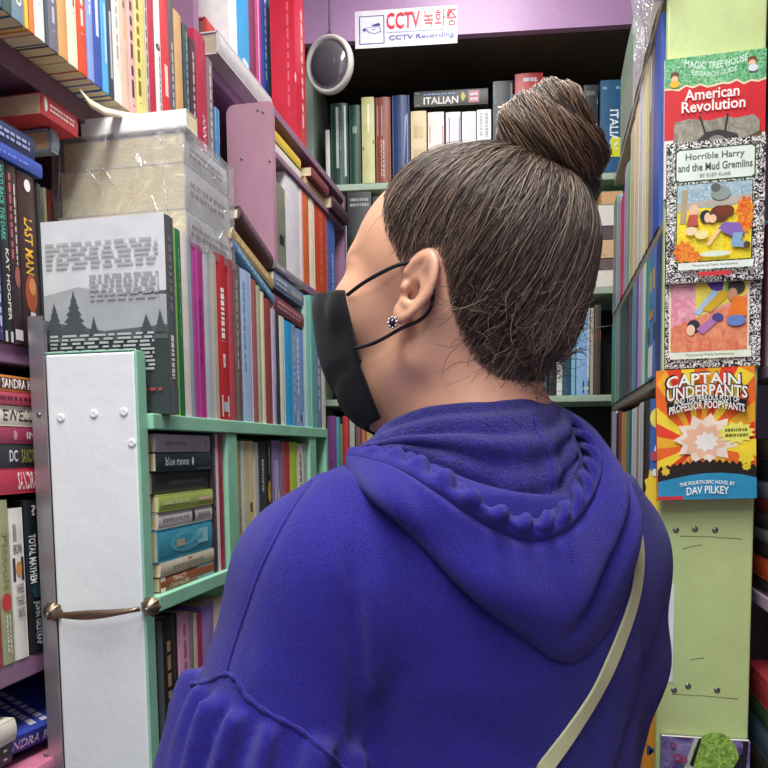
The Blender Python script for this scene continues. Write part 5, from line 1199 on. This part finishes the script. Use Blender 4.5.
# loose wisps at the nape and crown
def wisps(n, mask, ln, curl, rad, name):
    used = np.unique(Fh); pool = Vh[used]; pool = pool[mask(pool)]; p = pool[rg.integers(0, len(pool), n)]; d = p - CEN; d /= np.linalg.norm(d, axis=1)[:, None]
    K = 14; t = np.linspace(0, 1, K)[None, :, None]; L = rg.uniform(.3, 1, (n, 1, 1)) * ln
    tan = np.cross(d, rg.normal(0, 1, (n, 3))); tan /= np.linalg.norm(tan, axis=1)[:, None]; tan[:, 2] -= .3
    b = np.cross(d, tan); cu = rg.uniform(.3, 1, (n, 1, 1)) * curl; ph = rg.uniform(0, 6.28, (n, 1, 1)); fq = rg.uniform(4, 9, (n, 1, 1))
    q = p[:, None] + d[:, None] * (.002 + L * .35 * t * rg.uniform(.1, 1, (n, 1, 1))) + tan[:, None] * L * t * .8 + b[:, None] * cu * np.sin(fq * t + ph) * t + d[:, None] * cu * .6 * np.cos(fq * t + ph) * t
    strands(name, fromH(q), rad, HAIR, hcap)
wisps(420, lambda q: (q[:, 2] < .01) & allm(q), .045, .007, .0002, 'nape_wisps')
wisps(140, lambda q: (q[:, 2] > .0) & allm(q), .04, .004, .00013, 'crown_wisps')
# ------------------------------------------------------------------ bun: a coil wound on the back of the crown
e1 = np.cross(bax, (0, 1, 0)); e1 /= np.linalg.norm(e1); e2 = np.cross(bax, e1)
def coil(ph, rmaj, lift): return bc_ + rmaj[..., None] * (np.cos(ph)[..., None] * e1 + np.sin(ph)[..., None] * e2) + lift[..., None] * bax
def coilpath(t):      # 1.9 turns, winding in and out of the head
    ph = 2 * np.pi * (1.9 * t + .05); return coil(ph, .030 - .013 * t, -.014 + .036 * t)
def coilrad(t): return .0245 * (1 - .15 * t) * np.minimum(1, .35 + 6 * (1 - t)) 
GB = Grid(np.arange(bc_[0] - .085, bc_[0] + .085, .0024), np.arange(bc_[1] - .085, bc_[1] + .085, .0024), np.arange(bc_[2] - .085, bc_[2] + .085, .0024))
tt = np.linspace(0, 1, 40); cp = coilpath(tt); cr = coilrad(tt)
X, Y, Z = np.meshgrid(*GB.a, indexing='ij', sparse=True)
for i in range(39): GB.F = np.minimum(GB.F, cap(X, Y, Z, cp[i], cp[i + 1], cr[i] - .0012, cr[i + 1] - .0012)).astype(np.float32)
GB.F = smin(GB.F, ell(X, Y, Z, bc_ - bax * .022, (.03, .03, .03)), .012).astype(np.float32)
Vb, Fb = GB.mesh(); bun = mobj('hair_bun', fromH(Vb), Fb, HBASE)
def bunstrands(n, K, rad, off):
    t0 = rg.uniform(-.05, .96, n); L = rg.uniform(.12, .32, n); t = np.clip(t0[:, None] + np.linspace(0, 1, K)[None] * L[:, None], 0, 1)
    p = coilpath(t); e = 1e-3; tg = coilpath(np.clip(t + e, 0, 1)) - coilpath(np.clip(t - e, 0, 1)); tg /= np.linalg.norm(tg, axis=2)[..., None] + 1e-12
    a = np.cross(tg, np.broadcast_to(bax, tg.shape)); a /= np.linalg.norm(a, axis=2)[..., None]; b = np.cross(tg, a)
    th = rg.uniform(0, 6.28, n)[:, None] + 2.2 * t * np.pi + .12 * np.sin(30 * t + rg.uniform(0, 6.28, (n, 1)))
    r = coilrad(t) + np.abs(rg.normal(0, off, (n, 1))) - .0004 + .0009 * np.sin(7 * th)
    return p + r[..., None] * (np.cos(th)[..., None] * a + np.sin(th)[..., None] * b)
strands('bun_strands', fromH(bunstrands(4200, 14, .00026, .0009)), .00028, HAIRB, bun)
q = bunstrands(150, 14, .0002, .001); q += (rg.normal(0, 1, (150, 1, 3)) * np.linspace(0, 1, 14)[None, :, None] ** 2) * .004
strands('bun_wisps', fromH(q), .00014, HAIRB, bun)
# ------------------------------------------------------------------ mask, straps, earring
def fabric(name, c, sc, bs, bd, sheen=.3, amt=.12, rough=.85):
    m, nt, b = nodes(name); tc = N(nt, 'ShaderNodeTexCoord'); no = varied(nt, b, lin(c), amt, sc * .6, 2); b.inputs['Roughness'].default_value = rough; b.inputs['Specular IOR Level'].default_value = .2
    b.inputs['Sheen Weight'].default_value = sheen; b.inputs['Sheen Roughness'].default_value = .5
    n2 = N(nt, 'ShaderNodeTexNoise', Scale=sc, Detail=4, Roughness=.7); nt.links.new(tc.outputs['Object'], n2.inputs['Vector']); bump(nt, b, n2, bs, bd); return m
MASKM = fabric('black_mask_cloth', '151517', 900, .15, .0004, .08)
# profile of the mask down its middle fold and along its side edge (head frame)
mid = np.array([(.142, .007), (.146, -.002), (.143, -.022), (.138, -.044), (.128, -.066), (.113, -.090), (.093, -.110), (.066, -.120)])
sid = np.array([(.068, .071, .003), (.062, .0735, -.012), (.057, .0735, -.026), (.053, .073, -.040), (.049, .0715, -.055), (.042, .068, -.070), (.036, .063, -.086), (.032, .054, -.102)])
def crs(P, t):              # Catmull-Rom through rows of P at parameters t in 0..1
    P = np.asarray(P, float); n = len(P) - 1; x = np.clip(np.asarray(t, float) * n, 0, n - 1e-9); i = x.astype(int); f = (x - i)[..., None]
    g = lambda k: P[np.clip(k, 0, n)]; a, b, c, d = g(i - 1), g(i), g(i + 1), g(i + 2)
    return .5 * (2 * b + (c - a) * f + (2 * a - 5 * b + 4 * c - d) * f * f + (3 * b - a - 3 * c + d) * f ** 3)
nt_, ns_ = 26, 37; tv = np.linspace(0, 1, nt_); M_ = crs(mid, tv); S_ = crs(sid, tv); V = []
for j in range(nt_):
    for i in range(ns_):
        s = -1 + 2 * i / (ns_ - 1); a = abs(s) ** 1.25
        u = M_[j, 0] * (1 - a) + S_[j, 0] * a; w_ = M_[j, 1] * (1 - a) + S_[j, 2] * a; v = math.copysign(S_[j, 1] * (abs(s) ** .8), s) if s else 0
        u += .013 * math.sin(math.pi * abs(s)) * (1 - .4 * tv[j]) - .0045 * math.exp(-((tv[j] - .55 - .22 * (1 - abs(s))) / .03) ** 2)
        V.append((u, v, w_ - .0012 * math.exp(-((tv[j] - .55) / .03) ** 2)))
V = np.array(V)
for _ in range(6):          # keep the cloth clear of the face
    e = 1e-3; d0 = headsdf(*V.T); g_ = np.stack([headsdf(*(V + np.eye(3)[k] * e).T) - d0 for k in range(3)], 1) / e
    V = V + g_ * np.clip(.0028 - d0, 0, .01)[:, None]
Fm = [(j * ns_ + i, j * ns_ + i + 1, (j + 1) * ns_ + i + 1, (j + 1) * ns_ + i) for j in range(nt_ - 1) for i in range(ns_ - 1)]
mask = mobj('face_mask', fromH(np.array(V)), Fm, MASKM); sm = mask.modifiers.new('solid', 'SOLIDIFY'); sm.thickness = .0016; sm.offset = 1
mb = MB(); ELA = plain('elastic', '121214', .7)
for s in (1, -1):
    e = [(.063, .0735, -.001), (.044, .0785, .008), (.022, .0800, .0175), (.008, .0785, .0225), (-.008, .0745, .0245), (-.015, .0725, .018), (-.018, .0705, .006), (-.017, .0700, -.010), (-.009, .0720, -.020), (.004, .0765, -.027), (.022, .0755, -.036), (.036, .0735, -.041), (.051, .0740, -.045)]
    pts = crs(np.array(e) * (1, s, 1), np.linspace(0, 1, 50)); mb.tube([Vector(p - HB) for p in fromH(pts)], .0016, ELA, 8)
    mb.build('ear_loop', mask) if s > 0 else mb.build('ear_loop', mask); mb = MB()
er = thing('earring', None, None); er.parent = person; del_ = None
for k in ('label', 'category', 'group'):
    if k in er: del er[k]
ec = fromH((.008, .0830, -.0235)) - HB; en = lv * .9 + fv * .05 - wv * .1; M = Matrix.Translation(ec) @ Vector(en).to_track_quat('Z', 'Y').to_matrix().to_4x4()
mb = MB(); mb.lathe([(.0012, .0042), (.0032, .0026), (.0036, .0014), (.0022, .0002)], plain('violet_gem', '3a2440', .05, .3), 8, M); mb.build('gem', er)
mb = MB(); 
for k in range(8): q = k * math.pi / 4; mb.lathe([(.0011, .0), (.0012, .0018), (.0006, .0028), (.0001, .003)], plain('silver', 'd8d4d4', .15, .95) if k == 0 else mb.mats[0], 8, M @ Matrix.Translation((.0040 * math.cos(q), .0040 * math.sin(q), 0)))
mb.build('setting', er)
# ------------------------------------------------------------------ hoodie
FLEECE = fabric('blue_fleece', '2a238c', 900, .9, .0018, .15, .34, .9)
SHERPA = fabric('blue_sherpa_lining', '2a238a', 420, 1.0, .005, .2, .4, .92)
GC = Grid(np.arange(-.25, .36, .0036), np.arange(.44, 1.02, .0036), np.arange(.80, 1.47, .0036))
X, Y, Z = np.meshgrid(*GC.a, indexing='ij', sparse=True)
A_ = (X - NK[0]) * bl_[0] + (Y - NK[1]) * bl_[1]; B_ = (X - NK[0]) * bf[0] + (Y - NK[1]) * bf[1]
zz = np.clip(Z, .80, 1.33)
ra = np.interp(zz, [.80, .95, 1.10, 1.22, 1.33], [.170, .165, .160, .160, .135]); rb_ = np.interp(zz, [.80, .95, 1.10, 1.22, 1.33], [.118, .112, .115, .124, .105])
tr = (np.sqrt((A_ / ra) ** 2 + ((B_ + .004) / rb_) ** 2) - 1) * rb_
tr = np.maximum(tr, Z - 1.36)
d = smin(tr, ell(A_, B_, Z, (0, -.018, 1.285), (.175, .098, .115)), .05)
for s_, S_, Mp, E_, W2 in ((1, LS, (LS * .45 + LE * .55), LE, LWR), (-1, RS_, RM, RE, RWR)):
    d = smin(d, cap(X, Y, Z, NK + np.array((0, 0, -.020)), S_ + np.array((0, 0, .006)), .052, .070), .055)
    arm = smin(cap(X, Y, Z, S_, Mp, .072, .076 if s_ > 0 else .073), cap(X, Y, Z, Mp, E_, .076 if s_ > 0 else .073, .07), .02)
    arm = smin(arm, cap(X, Y, Z, E_, W2, .066, .052), .02); d = smin(d, arm, .022)
d = -smin(-d, ell(A_, B_, Z, (0, -.035, 1.440), (.098, .118, .088)), .02)      # neck opening, lined by the hood
# gathered lower panel of the near sleeve
gn = np.array((-.343, -.10, -.94)); gn /= np.linalg.norm(gn); g0 = PH(270, 710, .555)
sd = (X - g0[0]) * gn[0] + (Y - g0[1]) * gn[1] + (Z - g0[2]) * gn[2]
ad = LE - LS; ad /= np.linalg.norm(ad); tA = np.clip(((X - LS[0]) * ad[0] + (Y - LS[1]) * ad[1] + (Z - LS[2]) * ad[2]), 0, .34)
px_, py_, pz_ = X - LS[0] - tA * ad[0], Y - LS[1] - tA * ad[1], Z - LS[2] - tA * ad[2]
s1 = np.cross(ad, (0, 1, 0)); s1 /= np.linalg.norm(s1); s2 = np.cross(ad, s1)
an = np.arctan2(px_ * s2[0] + py_ * s2[1] + pz_ * s2[2], px_ * s1[0] + py_ * s1[1] + pz_ * s1[2]); rr_ = np.sqrt(px_ ** 2 + py_ ** 2 + pz_ ** 2)
ramp = np.clip(sd / .05, 0, 1); pl = (1.7 * np.abs(np.cos(8 * an + .8 * np.sin(3 * an) + 2 * tA)) - .95) + .35 * np.cos(5 * an + 2)
rad = .073 + .010 * np.sqrt(np.clip(sd / .035, 0, 1)) + (.017 - .007 * ramp) * pl * np.clip(sd / .006, 0, 1)
pan = np.maximum((rr_ - rad) * .9, -sd); pan = np.where(A_ > .04, pan, .2)
d = smin(d, np.maximum(pan, -(sd - .001)), .004)
# soft folds: drag lines between arm and back
def crease(d, pts, wdt, dep, fade=True):
    pts = [np.asarray(p) for p in pts]; m = np.full(d.shape, 9.0, np.float32)
    for a, b in zip(pts[:-1], pts[1:]): m = np.minimum(m, cap(X, Y, Z, a, b, 0.0))
    f = np.clip(cap(X, Y, Z, pts[0], pts[0] + 1e-4, 0.0) / .05, 0, 1) if fade else 1.0
    return d + dep * f * np.exp(-(m / wdt) ** 2)
GC.F = d.astype(np.float32)
def bvh(V, F): return BVHTree.FromPolygons([Vector(v) for v in V], [tuple(int(i) for i in f) for f in F])
Vc, Fc = GC.mesh(); T0 = bvh(Vc, Fc)
HC = np.array((0, 0, CAMZ))
def rayH(px, py):
    r = ray(px, py); return Vector((r.dot(RGT), r.dot(FWD), r.z)).normalized()
def onC(px, py, tree=None):
    h = (tree or T0).ray_cast(Vector(HC), rayH(px, py)); return np.array(h[0]) if h[0] is not None else None
def pixpath(L, tree=None, n=30):
    P = crs(np.array(L, float), np.linspace(0, 1, n)); return [q for q in (onC(a, b, tree) for a, b in P) if q is not None]
for L, wd, dp in (([(350, 540), (356, 640), (360, 700), (358, 768)], .0065, .017), ([(372, 560), (366, 620), (372, 690)], .012, -.005), ([(640, 600), (648, 650), (640, 700), (622, 768)], .012, .005), ([(400, 660), (375, 720), (372, 768)], .010, .008), ([(430, 690), (480, 735), (540, 762)], .014, .003),
                  ([(300, 560), (330, 600), (352, 640)], .012, .003), ([(595, 660), (600, 710), (590, 765)], .012, .003), ([(250, 600), (262, 640), (262, 672)], .010, -.002)):
    P = pixpath(L, n=12)
    if len(P) > 1: d = crease(d, P, wd, dp)
seam1 = pixpath([(312, 480), (288, 515), (262, 566), (243, 618), (231, 655), (226, 674)])
d = crease(d, seam1, .0035, .0028, False)
GC.F = d.astype(np.float32); Vc, Fc = GC.mesh()
keepz = Vc[:, 2] > .83; Fc = Fc[keepz[Fc].all(1)]
# laplacian smoothing of the voxel stepping
E = np.vstack([Fc[:, [0, 1]], Fc[:, [1, 2]], Fc[:, [2, 3]], Fc[:, [3, 0]]])
for it in range(2):
    S = np.zeros_like(Vc); n_ = np.zeros(len(Vc))
    for a, b in ((0, 1), (1, 0)): 
        np.add.at(S, E[:, a], Vc[E[:, b]]); np.add.at(n_, E[:, a], 1)
    Vc = np.where(n_[:, None] > 0, Vc * .5 + .5 * S / np.maximum(n_, 1)[:, None], Vc)
hoodie = mobj('hoodie', Vc, Fc, FLEECE); TC = bvh(Vc, Fc)
mb = MB(); P = pixpath([(312, 480), (288, 515), (262, 566), (243, 618), (231, 655), (226, 674)], TC, 40)
mb.tube([Vector(p - HB) - rayH(300, 560) * .0004 for p in P], .0013, FLEECE, 6); mb.build('sleeve_seam', hoodie)
mb = MB(); P = pixpath([(191, 684), (206, 682), (224, 674), (236, 679), (247, 697), (270, 714), (300, 730), (322, 748), (346, 770)], TC, 60)
mb.tube([Vector(p - HB) - rayH(260, 710) * .0008 for p in P], [.0019 + .0005 * math.sin(k * 1.3) for k in range(len(P))], FLEECE, 8); mb.build('gather_seam', hoodie)
# hood: rows run from the collar over the gathered edge and down the outside
S_ = lambda *a: np.array([PH(*q) for q in a])
K0 = S_((374, 438, .650), (388, 424, .655), (422, 410, .640), (458, 405, .632), (490, 403, .630), (515, 401, .634), (536, 399, .650), (546, 400, .674), (547, 402, .695), (541, 404, .715))
K1 = S_((362, 446, .638), (402, 438, .628), (445, 436, .613), (484, 440, .604), (518, 442, .602), (546, 440, .612), (563, 432, .632), (566, 420, .656), (557, 409, .682), (544, 404, .712))
K2 = S_((358, 448, .640), (400, 447, .628), (447, 463, .612), (488, 485, .602), (524, 497, .598), (555, 488, .607), (574, 462, .627), (577, 436, .652), (563, 413, .68), (545, 403, .71))
K3 = S_((350, 449, .628), (395, 453, .600), (441, 475, .583), (485, 505, .570), (526, 522, .564), (562, 512, .573), (586, 480, .598), (590, 448, .632), (570, 418, .668), (547, 402, .705))
K4 = S_((346, 459, .622), (390, 476, .592), (438, 507, .570), (487, 540, .556), (534, 556, .551), (577, 541, .560), (605, 500, .590), (606, 457, .628), (580, 420, .668), (549, 402, .705))
K5 = S_((347, 468, .622), (388, 497, .592), (438, 542, .570), (500, 588, .558), (556, 610, .556), (598, 584, .566), (621, 528, .596), (617, 474, .635), (588, 427, .676), (551, 403, .712))
K6 = S_((349, 473, .628), (385, 508, .603), (440, 560, .588), (512, 622, .580), (566, 659, .580), (606, 628, .590), (626, 558, .612), (622, 490, .652), (592, 434, .690), (553, 405, .722))
K7 = S_((352, 470, .650), (390, 504, .632), (445, 552, .620), (515, 612, .612), (564, 645, .612), (602, 618, .620), (620, 552, .640), (617, 486, .675), (590, 432, .705), (552, 405, .73))
def seat(K, gap, lim_=None):          # rest a row of the hood on the hoodie beneath it
    out = []
    for i, p in enumerate(K):
        d_ = p - HC; L = np.linalg.norm(d_); h = TC.ray_cast(Vector(HC), Vector(d_ / L))
        if h[0] is not None and 1 <= i <= 7:
            L2 = h[3] - gap
            L = L2 if lim_ is None else min(L, L2)
        out.append(HC + d_ / np.linalg.norm(d_) * L)
    return np.array(out)
K6, K7 = seat(K6, .003), seat(K7, -.012)
K2 = .55 * K2 + .45 * (K3 + np.array((-.004, .020, -.004))); K4 = .6 * K4 + .4 * K3
K5, K4, K3 = seat(K5, .016, 1), seat(K4, .021, 1), seat(K3, .027, 1)
KS = np.stack([K0, K1, K2, K3, K4, K5, K6, K7]); ns2, nt2 = 200, 110
sv, tv = np.linspace(0, 1, ns2), np.linspace(0, 1, nt2)
KS2 = np.stack([crs(k, sv) for k in KS])                    # rows x ns
P = np.stack([crs(KS2[:, i], tv) for i in range(ns2)], 1)   # nt x ns x 3
ds = np.gradient(P, axis=1); dt = np.gradient(P, axis=0); nn = np.cross(ds, dt); nn /= np.linalg.norm(nn, axis=2)[..., None] + 1e-9
vw = HC - P; nn *= np.sign((nn * vw).sum(2))[..., None] * 1.0
T_, Sg = np.meshgrid(tv * 7, sv, indexing='ij'); fade = np.clip(np.sin(np.pi * np.clip(Sg * 1.04, 0, 1)) * 2.2, 0, 1)
gath = np.sin(2 * np.pi * (17 * Sg + .35 * np.sin(9 * Sg)) + (T_ - 3) * 2.2) * np.exp(-((T_ - 3.05) / .5) ** 2) * .0054
soft = np.sin(2 * np.pi * (7 * Sg + .2 * T_) + 1.2 * np.sin(11 * Sg)) * np.exp(-((T_ - 1.7) / .8) ** 2) * .0022
soft += np.sin(2 * np.pi * (1.9 * T_) + 3 * Sg) * np.exp(-((T_ - 1.1) / .9) ** 2) * .003
stitch = -np.exp(-((T_ - 4.0) / .11) ** 2) * .0042 - np.exp(-((T_ - 2.25) / .12) ** 2) * .002
puff = np.exp(-((T_ - 5.1) / .8) ** 2) * .006 + np.sin(2 * np.pi * 3 * Sg + 1 + 1.2 * T_) * np.exp(-((T_ - 5) / .9) ** 2) * .005 + np.sin(2 * np.pi * 5.3 * Sg + 2 * T_) * np.exp(-((T_ - 5.2) / .7) ** 2) * .0022
soft += -.009 * np.exp(-((T_ - 5.3 - .5 * np.sin(4 * Sg + 1.2)) / .15) ** 2) * np.clip((Sg - .42) / .08, 0, 1) * np.clip((.86 - Sg) / .06, 0, 1)
P = P + nn * ((gath + soft + stitch + puff) * fade)[..., None]
Fg = [(j * ns2 + i, j * ns2 + i + 1, (j + 1) * ns2 + i + 1, (j + 1) * ns2 + i) for j in range(nt2 - 1) for i in range(ns2 - 1)]
hood = mobj('hood', P.reshape(-1, 3), Fg, FLEECE, hoodie)
hood.data.materials.append(SHERPA); hood.data.polygons.foreach_set('material_index', [1 if tv[k // (ns2 - 1)] * 7 < 2.5 else 0 for k in range(len(Fg))])
sm = hood.modifiers.new('solid', 'SOLIDIFY'); sm.thickness = .003; sm.offset = 0
TH_ = bvh(P.reshape(-1, 3), np.array(Fg))
for L in ([(531, 406), (536, 430), (549, 455), (552, 480), (546, 500)], [(566, 540), (570, 551), (571, 562)]):
    q = pixpath(L, TH_, 24); mb = MB(); mb.tube([Vector(p - HB) - rayH(540, 450) * .0006 for p in q], [.0016 + .0005 * math.sin(k * 1.9) for k in range(len(q))], FLEECE, 6); mb.build('hood_seam', hoodie)
# ------------------------------------------------------------------ trousers and shoes (below the frame)
GT = Grid(np.arange(-.15, .33, .012), np.arange(.50, .98, .012), np.arange(.03, .95, .012)); X, Y, Z = np.meshgrid(*GT.a, indexing='ij', sparse=True)
for s in (1, -1):
    h, kn, an_, toe = leg(s); GT.F = smin(GT.F, cap(X, Y, Z, h, kn, .10, .07), .03); GT.F = smin(GT.F, cap(X, Y, Z, kn, an_, .07, .058), .02)
GT.F = smin(GT.F, ell(X, Y, Z, NK * (1, 1, 0) + np.array((0, 0, .88)), (.165, .135, .10)), .03); GT.F = np.maximum(GT.F, .07 - Z).astype(np.float32)
V, F = GT.mesh(); mobj('trousers', V, F, fabric('dark_trousers', '23252c', 400, .3, .001))
for s in (1, -1):
    h, kn, an_, toe = leg(s); g = Grid(np.arange(-.15, .33, .008), np.arange(.55, 1.02, .008), np.arange(-.02, .14, .008)); X, Y, Z = np.meshgrid(*g.a, indexing='ij', sparse=True)
    g.F = smin(cap(X, Y, Z, an_ - bf * .035 + np.array((0, 0, -.025)), toe + np.array((0, 0, .012)), .045, .040), cap(X, Y, Z, an_, an_ + np.array((0, 0, .03)), .046, .046), .02); g.F = np.maximum(g.F, .001 - Z).astype(np.float32)
    V, F = g.mesh(); mobj('shoe', V, F, plain('shoe_leather', 'd8d4cc', .5))
# ------------------------------------------------------------------ bag with a pale strap across her back
STRAP = plain('cream_strap', 'd2d6a4', .5)
def strip_pts(L): return pixpath(L, TC, 40)
Pb = strip_pts([(612, 478), (630, 515), (637, 550), (634, 590), (620, 635), (598, 685), (570, 730), (544, 766)])
view = [Vector(HC) - Vector(p) for p in Pb]
tail = crs(np.array([Pb[-1], Pb[-1] + np.array((-.035, .0, -.075)), np.array((-.05, .53, 1.0)), np.array((-.155, .56, .90))]), np.linspace(0, 1, 14))[1:]
nV = [TC.find_nearest(Vector(p))[1] for p in Pb]
path = [np.array(p) for p in Pb]; nrm = [np.array(n) if np.dot(np.array(n), HC - p) > 0 else -np.array(n) for n, p in zip(nV, Pb)]
# the strap continues over the far shoulder and down out of frame
V = []; hw_ = .0068
for p, n in zip(path + list(tail), nrm + [nrm[-1]] * len(tail)):
    V.append((p, n))
pts = np.array([q[0] for q in V]); nr = np.array([q[1] for q in V])
for _ in range(4): nr[1:-1] = (nr[:-2] + nr[1:-1] * 2 + nr[2:]) / 4
nr /= np.linalg.norm(nr, axis=1)[:, None]; tg = np.gradient(pts, axis=0); tg /= np.linalg.norm(tg, axis=1)[:, None]; sd_ = np.cross(tg, nr)
Vs, Fs = [], []
for i in range(len(pts)):
    for a, b in ((-1, .0012), (1, .0012), (1, .0036), (-1, .0036)): Vs.append(pts[i] + sd_[i] * hw_ * a + nr[i] * b)
for i in range(len(pts) - 1):
    for k in range(4): Fs.append((i * 4 + k, i * 4 + (k + 1) % 4, i * 4 + 4 + (k + 1) % 4, i * 4 + 4 + k))
bo = tail[-1]; bw = RGT * bo[0] + FWD * bo[1]
bag = thing('crossbody_bag', 'pale cream crossbody bag strap running down across the back of the blue hoodie', 'bag', (bw.x, bw.y, .72), (0, 0, YAW)); boff = np.array((bo[0], bo[1], .72))
mobj('strap', Vs, Fs, STRAP, bag, False, boff)
mb = MB(); mb.box(-.045, .035, -.10, .06, 0, .17, STRAP, None, .015); mb.build('bag_body', bag)
